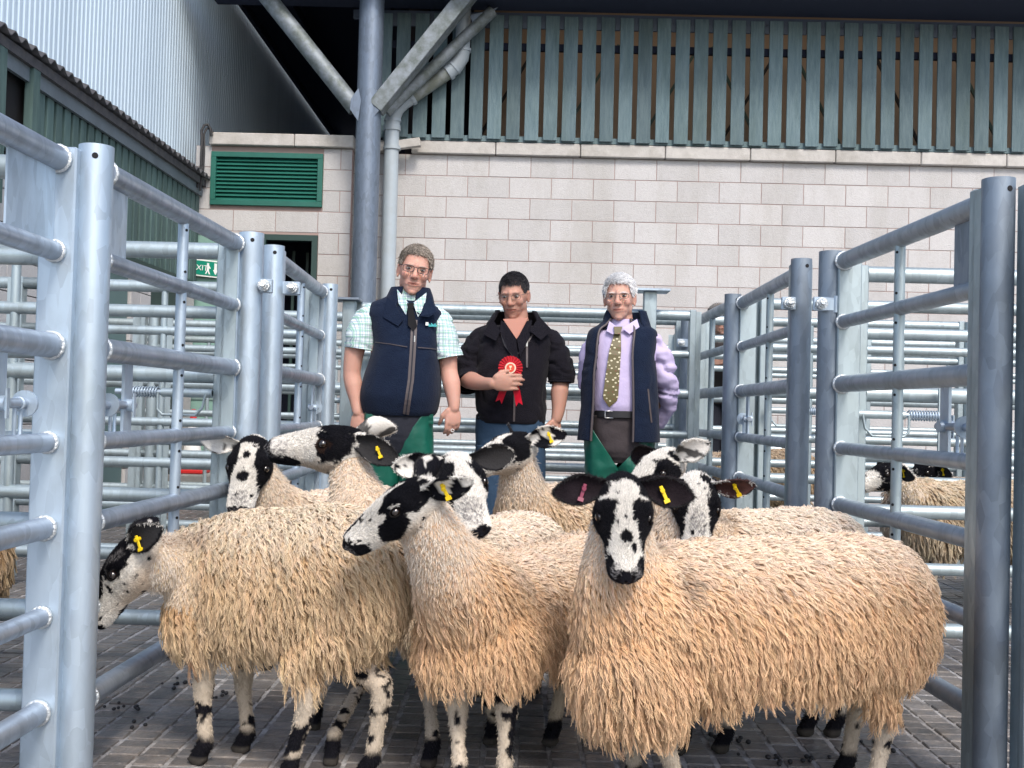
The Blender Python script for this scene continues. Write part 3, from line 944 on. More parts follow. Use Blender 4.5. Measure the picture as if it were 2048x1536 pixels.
row(8.00, [1.08, 2.5, 4.2], 'right cross hurdle in the pen row where a man leans', dz=.0)
row(9.60, [1.08, 2.9, 4.6], 'right cross hurdle in the row nearest the wall', dz=.02)
row(6.05, [-.98, .96], 'alley end hurdle right behind the three men', dz=-.01)
row(6.75, [-.98, .98], 'alley end hurdle in the second row behind the men', dz=.02)
row(8.20, [-.95, 1.0], 'alley end hurdle in the third row behind the men', dz=.0)
row(9.70, [-1.0, 1.0], 'alley end hurdle standing against the block wall', dz=.0)
b = None
# T-headed posts
for (px, w, lab, dk) in ((1300, 68, 'T headed steel post behind the man in the lilac shirt', 'galv'), (700, 52, 'T headed steel post beside the man in the checked shirt', 'galv_dark')):
    Yp = 5.95
    tp = at(px, 582 if px > 1000 else 600, Yp)
    t = thing('t_post', lab, 'post', (tp.x, Yp, 0), 'T headed pen posts')
    b = MB(); b.box((tp.x, Yp, tp.z / 2), (.07, .07, tp.z - .012), None, .004); b.build('shaft', M['galv_far'], t)
    b = MB(); b.box((tp.x + (.01 if px > 1000 else -.01), Yp, tp.z), (w / 360, .16, .014), None, .003); b.build('head_plate', M[dk], t)
for (x, y, h, lab) in ((1.72, 6.6, 1.5, 'plain round post in the right pens, third row'), (2.72, 6.62, 1.55, 'pale round post at the second joint of the third right pen row'), (2.58, 5.4, 1.55, 'round post in the second right pen row'),
                       (-2.3, 6.6, 1.5, 'round post in the third left pen row'), (-2.5, 3.8, 1.5, 'round post in the left cross fence near the camera'),
                       (-1.0, 6.7, 1.5, 'round post behind the last left fence post'), (-2.25, 8.1, 1.5, 'round post in the fourth left pen row')):
    post(x, y, h, lab, r=.035, m='galv_far', hole=False)
spring_latch('long spring latch with D handle on the right cross hurdle', (at(1712, 828, 3.92)), 1)
spring_latch('long spring latch with D handle on the left cross hurdle', (at(425, 787, 3.75)), -1)
spring_latch('spring latch in the far right pens by the leaning man', (at(1530, 820, 5.33)), 1, .3)
spring_latch('spring latch on the cross hurdle left of the checked shirt man', (at(650, 800, 6.0)), 1, .25)

# flat boards of the concrete trough and pale plinth behind S1
b = MB(); p0 = at(430, 1300, 4.6)
# traffic cone
cy = 10.95
cb0 = at(383, 946, cy)

cone = thing('traffic_cone', 'red and white traffic cone seen through the left hurdles', 'cone', (cb0.x, cy, cb0.z))
zt = at(383, 818, cy).z
pl = thing('concrete_plinth', 'low concrete plinth under the traffic cone', 'plinth', (cb0.x, cy, 0))
b = MB(); b.box((cb0.x - .1, cy, (cb0.z - .002) / 2), (1.2, .6, cb0.z - .002), None, .01); b.build('slab', M['concrete'], pl)
zb_ = cb0.z
b = MB(); b.box((cb0.x, cy, zb_ + .02), (.30, .30, .04), None, .01); b.build('base', M['red'], cone)
def cseg(z0, z1, m, nm):
    f = lambda z: .02 + .105 * (1 - (z - zb_) / (zt - zb_))
    b = MB(); b.tube([(cb0.x, cy, z0), (cb0.x, cy, z1)], [f(z0), f(z1)], 20); b.build(nm, M[m], cone)
hc_ = zt - zb_
cseg(zb_ + .04, zb_ + hc_ * .30, 'red', 'lower_body'); cseg(zb_ + hc_ * .30, zb_ + hc_ * .74, 'white', 'reflective_band'); cseg(zb_ + hc_ * .74, zt, 'red', 'tip')
# ================================================================== noise and organic helpers
def _hash(ix, iy, iz, seed):
    h = (ix * 374761393 + iy * 668265263 + iz * 2147483647 + seed * 974711) & 0xffffffff
    h = ((h ^ (h >> 13)) * 1274126177) & 0xffffffff
    h = (h ^ (h >> 16)) & 0xffffffff
    return h.astype(np.float64) / 4294967295.0


def vnoise(P, scale, seed=0):
    Q = np.asarray(P, dtype=np.float64) * scale
    I = np.floor(Q).astype(np.int64); Fr = Q - I; Fr = Fr * Fr * (3 - 2 * Fr)
    out = 0
    for dx in (0, 1):
        for dy in (0, 1):
            for dz in (0, 1):
                w = (Fr[:, 0] if dx else 1 - Fr[:, 0]) * (Fr[:, 1] if dy else 1 - Fr[:, 1]) * (Fr[:, 2] if dz else 1 - Fr[:, 2])
                out = out + w * _hash(I[:, 0] + dx, I[:, 1] + dy, I[:, 2] + dz, seed)
    return out * 2 - 1


def fbm(P, scale, seed=0, octs=3):
    o = 0; a = 1; t = 0
    for k in range(octs):
        o = o + a * vnoise(P, scale * 2 ** k, seed + k * 17); t += a; a *= .55
    return o / t


def sstep(a, b, x):
    t = np.clip((x - a) / (b - a + 1e-12), 0, 1)
    return t * t * (3 - 2 * t)


def remesh(mb, voxel, smooth=3, name='body', fac=.5):
    """union of the closed pieces in mb as one continuous surface"""
    me = bpy.data.meshes.new('tmp'); me.from_pydata(mb.v, [], mb.f); me.update()
    o = bpy.data.objects.new('tmp', me); COL.objects.link(o)
    r = o.modifiers.new('r', 'REMESH'); r.mode = 'VOXEL'; r.voxel_size = voxel; r.use_smooth_shade = True
    if smooth:
        s = o.modifiers.new('s', 'SMOOTH'); s.factor = fac; s.iterations = smooth
    dg = bpy.context.evaluated_depsgraph_get(); dg.update()
    out = bpy.data.meshes.new_from_object(o.evaluated_get(dg)); out.name = name
    COL.objects.unlink(o); bpy.data.objects.remove(o); bpy.data.meshes.remove(me)
    return out


def mesh_np(me):
    n = len(me.vertices)
    V = np.empty(n * 3); me.vertices.foreach_get('co', V); V = V.reshape(-1, 3)
    me.calc_loop_triangles()
    T = np.empty(len(me.loop_triangles) * 3, dtype=np.int32); me.loop_triangles.foreach_get('vertices', T)
    N = np.empty(n * 3); me.vertices.foreach_get('normal', N)
    return V, T.reshape(-1, 3), N.reshape(-1, 3)


def scatter(V, T, N, n, rng):
    A, B, C_ = V[T[:, 0]], V[T[:, 1]], V[T[:, 2]]
    ar = np.linalg.norm(np.cross(B - A, C_ - A), axis=1) / 2
    idx = rng.choice(len(T), n, p=ar / ar.sum())
    r1 = np.sqrt(rng.random(n)); r2 = rng.random(n)
    wa, wb, wc = 1 - r1, r1 * (1 - r2), r1 * r2
    P = A[idx] * wa[:, None] + B[idx] * wb[:, None] + C_[idx] * wc[:, None]
    t = T[idx]
    Nn = N[t[:, 0]] * wa[:, None] + N[t[:, 1]] * wb[:, None] + N[t[:, 2]] * wc[:, None]
    Nn /= np.linalg.norm(Nn, axis=1)[:, None] + 1e-9
    return P, Nn, ar.sum()


def thin(P, cell, rng, keepn=1):
    off = rng.random(3) * cell
    key = np.floor((P + off) / cell).astype(np.int64)
    k = (key[:, 0] * 73856093) ^ (key[:, 1] * 19349663) ^ (key[:, 2] * 83492791)
    _, first = np.unique(k, return_index=True)
    return first


def hair_obj(name, pts, rad, col, m, parent, origin):
    """pts (n, k, 3) world; rad (n, k); col (n, 3)"""
    n, k, _ = pts.shape
    hc = bpy.data.hair_curves.new(name)
    hc.add_curves([k] * n)
    hc.position_data.foreach_set('vector', (pts - np.asarray(origin)).astype(np.float32).ravel())
    a = hc.attributes.get('radius') or hc.attributes.new('radius', 'FLOAT', 'POINT')
    a.data.foreach_set('value', rad.astype(np.float32).ravel())
    c = hc.attributes.new('col', 'FLOAT_COLOR', 'CURVE')
    c.data.foreach_set('color', np.concatenate([col, np.ones((n, 1))], 1).astype(np.float32).ravel())
    hc.materials.append(m)
    return link(name, hc, parent)


def set_col(me, colr):
    a = me.color_attributes.new('col', 'FLOAT_COLOR', 'POINT')
    a.data.foreach_set('color', np.concatenate([colr, np.ones((len(colr), 1))], 1).astype(np.float32).ravel())


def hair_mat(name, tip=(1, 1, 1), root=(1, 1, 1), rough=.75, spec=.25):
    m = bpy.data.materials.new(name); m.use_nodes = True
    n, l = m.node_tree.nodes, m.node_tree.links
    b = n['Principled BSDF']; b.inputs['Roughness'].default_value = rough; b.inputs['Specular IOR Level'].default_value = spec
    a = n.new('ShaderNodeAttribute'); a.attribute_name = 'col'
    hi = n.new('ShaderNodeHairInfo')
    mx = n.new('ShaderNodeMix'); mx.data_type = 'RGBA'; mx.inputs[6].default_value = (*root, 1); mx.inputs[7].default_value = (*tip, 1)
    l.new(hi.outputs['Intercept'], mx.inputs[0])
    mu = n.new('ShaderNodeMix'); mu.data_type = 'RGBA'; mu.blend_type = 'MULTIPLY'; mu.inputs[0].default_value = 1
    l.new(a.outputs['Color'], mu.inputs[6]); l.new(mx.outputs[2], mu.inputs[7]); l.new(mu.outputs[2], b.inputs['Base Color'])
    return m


M['fleece'] = hair_mat('sheep_wool', (1.02, 1.0, .96), (.70, .56, .43))  # browner roots: the shade between locks is put into the wool colour
M['facehair'] = hair_mat('short_hair', rough=.6, spec=.12)
M['hide'] = mat('sheep_hide', (.5, .5, .5), .8, spec=.06, attr='col', bump=(160, .25))
M['eye'] = mat('sheep_eye', (0.012, 0.006, 0.003), 0.08, spec=.8, coat=1.0)
M['lid'] = mat('sheep_lid', (0.007, 0.006, 0.006), 0.8, spec=.1)

BLACK = np.array([.007, .007, .010]); WHITE = np.array([.74, .71, .66]); CREAM = np.array([.60, .50, .40])

# head stations: along, half width, height above the axis, depth below it
HS = np.array([  # u, half width, up, down
    (-.050, .014, .012, .020), (-.040, .032, .026, .036), (-.020, .049, .042, .056), (.010, .058, .052, .068), (.045, .0665, .055, .074), (.075, .0655, .053, .070),
    (.100, .0565, .049, .060), (.130, .0470, .043, .049), (.160, .0415, .036, .048), (.185, .0415, .031, .046), (.203, .0415, .027, .044), (.218, .0370, .021, .038),
    (.229, .024, .010, .022), (.236, .010, .002, .010)])


def head_mesh(nu, nv):
    """local axes: x = u along to muzzle, y = v lateral (animal's left), z = w dorsal"""
    us = np.linspace(-.050, .236, nu)
    # denser at the muzzle
    Wd = np.interp(us, HS[:, 0], HS[:, 1]); Tp = np.interp(us, HS[:, 0], HS[:, 2]); Bt = np.interp(us, HS[:, 0], HS[:, 3])
    ker = np.array([1, 3, 5, 3, 1.]) / 13
    for _ in range(2):
        for A in (Wd, Tp, Bt): A[2:-2] = np.convolve(A, ker, 'valid')
    th = np.linspace(0, 2 * np.pi, nv, endpoint=False)
    c, s = np.cos(th), np.sin(th)
    p = .86
    cc = np.sign(c) * np.abs(c) ** p; ss = np.sign(s) * np.abs(s) ** p
    U = np.repeat(us[:, None], nv, 1)
    topn = np.interp(us, [-.05, .02, .08, .13, .236], [.1, .18, .22, .34, .1])[:, None]
    botn = np.interp(us, [-.05, .05, .10, .16, .236], [.25, .42, .5, .35, .2])[:, None]
    V_ = Wd[:, None] * cc[None] * (1 - topn * np.clip(s, 0, 1)[None] ** 1.5 - botn * np.clip(-s, 0, 1)[None] ** 1.8)
    Wz = np.where(s[None] > 0, Tp[:, None] * ss[None], Bt[:, None] * ss[None])
    P = np.stack([U, V_, Wz], -1).reshape(-1, 3)
    av = np.abs(P[:, 1])
    def g(cu, cv, cw, r): return np.exp(-(((P[:, 0] - cu) / r[0]) ** 2 + ((av - cv) / r[1]) ** 2 + ((P[:, 2] - cw) / r[2]) ** 2))
    sg = np.sign(P[:, 1])
    brow = g(.058, .050, .036, (.022, .02, .014)); P[:, 1] += sg * .008 * brow; P[:, 2] += .006 * brow
    sock = g(.078, .056, .018, (.015, .03, .012)); P[:, 1] -= sg * .0055 * sock
    chk = g(.060, .05, -.030, (.035, .03, .025)); P[:, 1] += sg * .005 * chk
    hol = g(.125, .042, -.004, (.03, .03, .018)); P[:, 1] -= sg * .005 * hol
    # nostrils: comma shaped hollows
    nos = g(.222, .0165, .0045, (.008, .0065, .0065)); P[:, 0] -= .010 * nos; P[:, 1] -= sg * .0022 * nos
    rim = g(.217, .026, .004, (.010, .006, .012)); P[:, 1] += sg * .0025 * rim
    phil = np.exp(-((P[:, 1] / .0028) ** 2)) * np.exp(-(((P[:, 0] - .232) / .014) ** 2)) * (P[:, 2] < .004); P[:, 0] -= .0045 * phil
    # mouth slit
    ml = -.0155 - .006 * sstep(.20, .15, P[:, 0])
    m_ = np.exp(-(((P[:, 2] - ml) / .0028) ** 2)) * sstep(.155, .175, P[:, 0])
    P[:, 1] -= sg * .0045 * m_; P[:, 0] -= .005 * m_ * sstep(.21, .232, P[:, 0])
    fs = []
    for i in range(nu - 1):
        a, b = i * nv, (i + 1) * nv
        for j in range(nv):
            k = (j + 1) % nv
            fs.append((a + j, b + j, b + k, a + k))
    fs = [tuple(reversed(q)) for q in fs]
    fs.append(tuple(range(nv))[::1]); fs.append(tuple(reversed(range((nu - 1) * nv, nu * nv))))
    return P, fs


def ear_mesh(root, d, face, L=.130, w=.037, ns=16, nt=11, side=1, curl=.6):
    d = np.asarray(d, float); d /= np.linalg.norm(d); face = np.asarray(face, float); face -= face.dot(d) * d; face /= np.linalg.norm(face)
    sd = np.cross(d, face)
    outer, inner = [], []
    for i in range(ns):
        s = i / (ns - 1)
        wd = w * np.interp(s, [0, .12, .28, .45, .62, .78, .9, .97, 1], [.42, .55, .82, 1.0, .97, .76, .46, .20, .03])
        wd = max(wd, .003)
        cup = curl * (1.3 - s) * wd
        cen = np.asarray(root) + d * L * s + face * (.012 * math.sin(s * 2.2)) - np.array([0, 0, .014]) * s * s
        for j in range(nt):
            t = -1 + 2 * j / (nt - 1)
            ang = t * (1.25 - .5 * s)
            p = cen + sd * wd * math.sin(ang) / math.sin(1.25 - .5 * s) + face * cup * (t * t) * .9
            outer.append(p - face * .003); inner.append(p + face * .0015)
    n = ns * nt
    fs = []
    for i in range(ns - 1):
        for j in range(nt - 1):
            a = i * nt + j; b = a + nt
            fs.append((a, a + 1, b + 1, b)); fs.append((n + a, n + b, n + b + 1, n + a + 1))
        a = i * nt; fs.append((a, a + nt, n + a + nt, n + a))
        a = i * nt + nt - 1; fs.append((a, n + a, n + a + nt, a + nt))
    for j in range(nt - 1):
        a = (ns - 1) * nt + j; fs.append((a, a + 1, n + a + 1, n + a))
        fs.append((j, n + j, n + j + 1, j + 1))
    return np.array(outer + inner), fs, n


def paint(P, layers, seed, white=WHITE):
    """P local head coords -> colours; layers painted in order"""
    nz = fbm(P, 55, seed, 3); fine = vnoise(P, 420, seed + 5); nz2 = fbm(P, 130, seed + 9, 2)
    jaw = sstep(-.005, -.055, P[:, 2]) * sstep(.19, .12, P[:, 0])
    col = white[None] * (1 - jaw[:, None]) + CREAM[None] * 1.08 * jaw[:, None]
    col = col * (1 + .07 * nz2[:, None])
    for (k, c, r) in layers:
        c = np.asarray(c, float); r = np.asarray(r, float)
        d = np.sqrt((((P - c) / r) ** 2).sum(1)) + .30 * nz + .10 * fine + .10 * nz2
        m = sstep(1.04, .96, d)
        if k == 'k': cc = BLACK
        elif k == 'g': cc = np.array([.20, .19, .19]); m = m * sstep(-.5, .6, fine + nz2 * .8) * .9
        elif k == 'b': cc = np.array([.035, .02, .016])
        else: cc = white
        col = col * (1 - m[:, None]) + cc[None] * m[:, None]
    sp = sstep(.60, .66, vnoise(P, 62, seed + 21) + .15 * fine) * (P[:, 0] < .2)
    col = col * (1 - sp[:, None]) + BLACK[None] * sp[:, None]
    # lips and nostril skin
    nos = np.exp(-(((P[:, 0] - .224) / .010) ** 2 + ((np.abs(P[:, 1]) - .0165) / .0075) ** 2 + ((P[:, 2] - .004) / .008) ** 2))
    m = sstep(.35, .6, nos); col = col * (1 - m[:, None]) + np.array([.006, .005, .006])[None] * m[:, None]
    return np.clip(col, 0.004, .9)


def unit(v):
    v = Vector(v); v.normalize(); return v


def gp(px, py):
    """ground point under a pixel"""
    d = ROT @ Vector((px - W / 2, -(py - H / 2), -F))
    t = -CAMH / d.z
    return (d.x * t, d.y * t)


def make_sheep(label, C, R, poll, mdir, dors, layers, hooves, seed=1, hs=.95, detail=2, top=.60, wool=(.62, .47, .32), woolw=(.76, .69, .60),
               ears=None, tags=(), ear_cols=('k', 'k'), ztilt=0.0, legblack=.75, wlen=1.0, neck_w=1.0, group='black and white faced sheep in the alley', width=1.0, core=.165, collar=None, curly=0.0, cuts=(.31, .26), keel=0.0, lock=1.0):
    """C, R: chest and rump centres (x, y); poll: world point of the skull; hooves: [(x, y) fore left, fore right, hind left, hind right]"""
    rng = np.random.default_rng(seed)
    C3, R3 = Vector((C[0], C[1], top - core - .005)), Vector((R[0], R[1], top - core + ztilt))
    ax = (C3 - R3); Lb = ax.length; fw = Vector((ax.x, ax.y, 0)).normalized(); lat = Vector((-fw.y, fw.x, 0))
    origin = Vector(((C[0] + R[0]) / 2, (C[1] + R[1]) / 2, 0))
    rotz = Matrix((fw, lat, Vector((0, 0, 1)))).transposed()
    b = MB()
    for i in range(9):
        t = i / 8
        c = R3.lerp(C3, t)
        lw = (.125 + .030 * math.sin(math.pi * min(1, t * 1.1))) * width
        hh = core * (1.0 - .05 * (t > .8)) * (.94 if i in (0, 8) else 1)
        if t > .25 and t < .8: hh *= 1.04; c = c - Vector((0, 0, .012))
        b.sphere(c, 1.0, 20, 14, (.14, lw, hh), rotz)
    hb = Vector(poll)
    md = unit(mdir); dv = Vector(dors); dv = unit(dv - dv.dot(md) * md); lv = dv.cross(md)   # lateral = dorsal x muzzle
    Rh = Matrix((md, lv, dv)).transposed()
    sh = C3 + fw * .03 + Vector((0, 0, .035))
    nb = hb + Rh @ Vector((.02, 0, -.012)) * hs
    n1 = sh.lerp(nb, .5) + Vector((0, 0, -.012)) + fw * .02
    b.tube([sh, sh.lerp(n1, .5) + Vector((0, 0, .0)), n1, n1.lerp(nb, .5), nb], [.125 * neck_w, .110 * neck_w, .084 * neck_w, .068, .052], 20)
    b.sphere(C3 + fw * .035 - Vector((0, 0, .03 + keel)), 1, 18, 14, (.118, .135 * width, .155), rotz)
    # legs
    Vz = Vector((0, 0, 1))
    for k, hv in enumerate(hooves):
        if hv is None: continue
        f = Vector((hv[0], hv[1], 0))
        s = 1 if k % 2 == 0 else -1
        if k < 2:
            topj = C3 - fw * .02 + lat * s * .075 * width; topj.z = .40
            kn = topj.lerp(f, .5) + fw * .014; kn.z = .205
            fe = Vector((f.x, f.y, .055)) - fw * .006
            b.tube([topj, topj.lerp(kn, .5), kn + Vz * .03, kn, kn - Vz * .035, kn.lerp(fe, .6), fe + Vz * .02, fe, Vector((f.x, f.y, .028)) + fw * .012], [.058, .038, .026, .0275, .022, .0175, .020, .0220, .021], 14)
        else:
            topj = R3 - fw * -.01 + lat * s * .055 * width; topj.z = .42
            st = topj.lerp(f, .35) + fw * .045; st.z = .33
            hk = Vector((f.x, f.y, 0)) - fw * .035 + (topj - f).to_2d().to_3d() * .12; hk.z = .225
            fe = Vector((f.x, f.y, .055)) - fw * .010
            b.tube([topj, st, st.lerp(hk, .6), hk + Vz * .015, hk - Vz * .02, hk.lerp(fe, .55), fe + Vz * .02, fe, Vector((f.x, f.y, .028)) + fw * .012], [.078, .056, .037, .029, .026, .0195, .020, .0220, .021], 14)
        hc = Vector((f.x, f.y, .017)) + fw * .014
        for q in (-1, 1):
            b.sphere(hc + lat * q * .010, 1, 12, 8, (.029, .0125, .020), rotz)
    me = remesh(b, {3: .0085, 2: .0095, 1: .014}[detail], 5, 'sheep_body', .6)
    V, T, N = mesh_np(me)
    # colours of the hide
    z = V[:, 2]
    bl = fbm(V, 16, seed + 3, 3) + .25 * vnoise(V, 90, seed + 8)
    spots = sstep(.50, .60, vnoise(V, 34, seed + 12))
    col = np.repeat(CREAM[None] * 1.0, len(V), 0) * (1 + .12 * fbm(V, 30, seed, 2))[:, None]
    lw_ = sstep(.30, .2, z)
    col = col * (1 - lw_[:, None]) + (WHITE * np.array([.66, .59, .51]))[None] * lw_[:, None]
    mk = np.maximum(sstep(.10 + (1 - legblack) * .5, .16 + (1 - legblack) * .5, bl), spots) * sstep(.31, .27, z)
    mk = np.maximum(mk, sstep(.085, .065, z + .02 * bl))
    col = col * (1 - mk[:, None]) + BLACK[None] * mk[:, None]
    hz = sstep(.030, .022, z); col = col * (1 - hz[:, None]) + np.array([.05, .045, .04])[None] * hz[:, None]
    # head + ears in one surface object with the body
    nu, nv = {3: (150, 110), 2: (96, 76), 1: (54, 44)}[detail]
    HP, HF = head_mesh(nu, nv)
    hcol = paint(HP, layers, seed)
    Vs, Fs, Cs = [V], [tuple(t) for t in T], [col]
    faces = [tuple(p.vertices) for p in me.polygons]
    off = len(V)
    Rn = np.array(Rh); hbn = np.array(hb)
    def tow(P): return (P * hs) @ Rn.T + hbn
    HW = tow(HP); Vs.append(HW); Cs.append(hcol); faces += [tuple(i + off for i in f) for f in HF]; off += len(HP)
    ears = ears or [((.05, 1, -.15), (.8, -.2, .1)), ((.05, -1, -.15), (.8, .2, .1))]
    earinfo = []
    for k, (ed, ef) in enumerate(ears):
        s = 1 if k == 0 else -1
        root = np.array([-.008, s * .040, .022])
        EP, EF, no = ear_mesh(root, ed, ef)
        w = sstep(.25, .75, .5 + .6 * fbm(EP, 34, seed + 40 + k, 2))
        kind = ear_cols[k]
        if kind == 'k': mm = np.ones(len(EP)) * .97; mm[:no] = 1 - .8 * sstep(.74, .8, w[:no])
        elif kind == 'i': mm = np.ones(len(EP)) * .97
        elif kind == 'w': mm = sstep(.72, .8, w) * .9
        elif kind == 'p': mm = sstep(.40, .46, w)
        else: mm = np.concatenate([sstep(.5, .56, w[:no]), np.ones(no) * .85])
        ec = WHITE[None] * (1 - mm[:, None]) + BLACK[None] * mm[:, None]
        if kind == 'i': ec[no:] = np.array([.011, .008, .010]) * (1 + .6 * w[no:, None])
        if kind == 'q': ec[no:] = np.array([.07, .035, .032]) * (1 + .6 * w[no:, None])
        Vs.append(tow(EP)); Cs.append(ec); faces += [tuple(i + off for i in f) for f in EF]; off += len(EP)
        earinfo.append((root, np.asarray(ed, float) / np.linalg.norm(ed), np.asarray(ef, float), k))
    AV = np.concatenate(Vs); AC = np.concatenate(Cs)
    me2 = bpy.data.meshes.new('sheep')
    me2.from_pydata((AV - np.array(origin)).tolist(), [], faces)
    me2.polygons.foreach_set('use_smooth', [True] * len(me2.polygons)); me2.update()
    set_col(me2, AC); me2.materials.append(M['hide'])
    ob = link('sheep', me2, None, origin)
    tag(ob, label, 'sheep', group)
    # eyes
    for s in (1, -1):
        ec = Vector((.076, s * .0578, .019)) * hs
        e = MB(); e.sphere((0, 0, 0), .0115 * hs, 14, 10); eo = link('eye', e.mesh('eye', M['eye']), ob, hb + Rh @ ec - origin)
        e = MB()
        pts = []
        for i in range(16):
            a = 2 * math.pi * i / 16
            pts.append(Rh @ Vector((math.cos(a) * .0145, s * (.0065 - .003 * abs(math.cos(a))), math.sin(a) * .0095)))
        e.tube(pts, .0024, 6, False, True); link('eyelid', e.mesh('eyelid', M['lid']), eo)
    # ear tags
    for (k, tcol, pos) in tags:
        root, ed, ef, _ = earinfo[k]
        ef = ef - ef.dot(ed) * ed; ef /= np.linalg.norm(ef)
        p = root + ed * .125 * pos + ef * .012
        pw = Vector(tow(p[None])[0]); nf = unit(Rh @ Vector(ef)); de = unit(Rh @ Vector(ed))
        down = Vector((.45 if k == 0 else -.3, 0, -1)); down = unit(down - down.dot(nf) * nf * .7)
        e = MB(); e.bar(pw + nf * .006 - down * .010, pw + nf * .010 + down * .028, .008, .004, up=nf, ch=.001)
        e.bar(pw - nf * .008 - down * .010, pw - nf * .006 + down * .026, .008, .004, up=nf, ch=.001)
        e.tube([pw + nf * .014, pw - nf * .012], .0052, 10); e.bar(pw + nf * .009 + down * .022, pw + nf * .012 + down * .030, .013, .005, up=nf)
        e.build('ear_tag', M[tcol], ob)

    # ---------------- fleece
    cell = {3: .0082, 2: .0105, 1: .016}[detail] * lock
    _, _, area = scatter(V, T, N, 10, rng)
    P, Nn, _ = scatter(V, T, N, int(area / cell ** 2 * 3), rng)
    sel = thin(P, cell, rng); P, Nn = P[sel], Nn[sel]
    if detail == 1:
        pass
    O = np.array(R3); FWn = np.array(fw); LTn = np.array(lat)
    rel = P - O
    a = rel @ FWn / Lb; lt = rel @ LTn
    # neck parameter
    shn, nbn = np.array(sh), np.array(nb)
    nd = nbn - shn; nL = np.linalg.norm(nd); nd /= nL
    un = ((P - shn) @ nd) / nL
    dn = np.linalg.norm((P - shn) - np.outer((P - shn) @ nd, nd), axis=1)
    isneck = (un > .25) & (dn < .085 + .055 * (1 - np.clip(un, 0, 1))) & (P[:, 2] > min(sh.z, nb.z) - .14)
    hz_ = P[:, 2]
    L = np.full(len(P), .078) * wlen
    up_ = np.clip(Nn[:, 2], -1, 1)
    L *= 1 - .50 * np.clip(up_, 0, 1)
    side_low = sstep(.62, .28, hz_) * (np.abs(up_) < .75)
    L *= 1 + .12 * side_low
    belly = (up_ < -.55) & (hz_ < .36)
    L[belly] = .02
    nf = sstep(.27, .62, un) * isneck
    L = L * (1 - nf) + .0085 * nf
    # head end of the neck: bare hair
    curls = isneck & (un > .1)
    # legs
    mid = cuts[2] if len(cuts) > 2 else cuts[0] + .03
    legcut = cuts[1] + (mid - cuts[1]) * sstep(.22, .36, a) + (cuts[0] - mid) * sstep(.66, .84, a) + .02 * vnoise(P, 25, seed + 31)
    keep = (hz_ > legcut)
    hd = np.linalg.norm(P - hbn, axis=1)
    keep &= ~((un > .93) & isneck)
    P, Nn, L, a, lt, nf, up_, un, isneck, hz_ = [q[keep] for q in (P, Nn, L, a, lt, nf, up_, un, isneck, hz_)]
    nl = len(P)
    big = fbm(P, 7, seed + 50, 3)
    down = np.array([0, 0, -1.])
    back = -FWn
    D = down[None] * (1.0 - .5 * np.clip(up_, 0, 1))[:, None] + back[None] * (.22 + .55 * np.clip(up_, 0, 1))[:, None] + LTn[None] * (np.sign(lt) * .5 * np.clip(up_, 0, 1))[:, None]
    D = D + (big[:, None] * .5) * LTn[None] + .17 * rng.normal(size=(nl, 3)) + .45 * fbm(P, 14, seed + 51, 2)[:, None] * back[None]
    G = D - (D * Nn).sum(1)[:, None] * Nn
    G /= np.linalg.norm(G, axis=1)[:, None] + 1e-9
    S = np.cross(Nn, G)
    L = L * (.78 + .44 * rng.random(nl)) * (1 + .12 * big)
    ns_ = {3: 8, 2: 7, 1: 6}[detail]; K = {3: 10, 2: 8, 1: 6}[detail]
    t = np.linspace(0, 1, K)[None, :, None]
    lift = (.27 + .16 * rng.random(nl) + .18 * np.clip(up_, 0, 1))[:, None, None]
    lift = lift + curly * .15
    Lx = L[:, None, None]
    base = P[:, None] + Nn[:, None] * Lx * lift * (1 - (1 - t) ** 1.8) * .62 + G[:, None] * Lx * (t ** 1.25) + down[None, None] * Lx * .22 * t ** 2
    ph = rng.random((nl, 1, 1)) * 6.28
    wv = (Lx / .026) * (.85 + .3 * rng.random((nl, 1, 1)))
    amp = (.0026 + .0022 * rng.random((nl, 1, 1))) * (1 - .55 * nf[:, None, None]) * np.minimum(1, Lx / .04)
    base = base + S[:, None] * amp * np.sin(6.283 * wv * t + ph) * np.sqrt(t) + Nn[:, None] * amp * .8 * np.cos(6.283 * wv * t + ph) * np.sqrt(t)
    rl = cell * .56
    ang = rng.random((nl, ns_)) * 6.283; rr_ = np.sqrt(rng.random((nl, ns_))) * rl
    ox = (np.cos(ang) * rr_)[:, :, None, None]; oy = (np.sin(ang) * rr_)[:, :, None, None]
    tt = t[None]
    cl = 1 - (.80 - .5 * sstep(.35, .9, up_) - .35 * nf - .10 * rng.random(nl))[:, None, None, None] * np.minimum(1, tt / .85) ** .8
    S4, G4, N4 = S[:, None, None], G[:, None, None], Nn[:, None, None]
    pts = base[:, None] + (S4 * ox + G4 * oy * (1 - tt)) * cl + N4 * oy * cl * tt * .55
    fr = rng.normal(size=(nl, ns_, 1, 3)) * .0018
    pts = pts + fr * tt ** 1.5
    sc = (.82 + .22 * rng.random((nl, ns_, 1, 1)))
    pts = pts[:, :, :1] + (pts - pts[:, :, :1]) * sc
    rad = {3: .00105, 2: .0014, 1: .0026}[detail]
    radk = rad * (1 - .62 * np.linspace(0, 1, K) ** 2.2)
    radk = np.repeat(radk[None], nl * ns_, 0)
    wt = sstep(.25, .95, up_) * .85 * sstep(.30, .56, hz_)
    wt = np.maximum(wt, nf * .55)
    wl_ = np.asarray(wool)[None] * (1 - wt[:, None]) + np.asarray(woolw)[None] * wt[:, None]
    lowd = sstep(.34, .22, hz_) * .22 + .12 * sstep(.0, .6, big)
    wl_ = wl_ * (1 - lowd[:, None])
    wl_ = wl_ * (1 + .065 * rng.normal(size=(nl, 1))) * (1 + .012 * rng.normal(size=(nl, 3)))
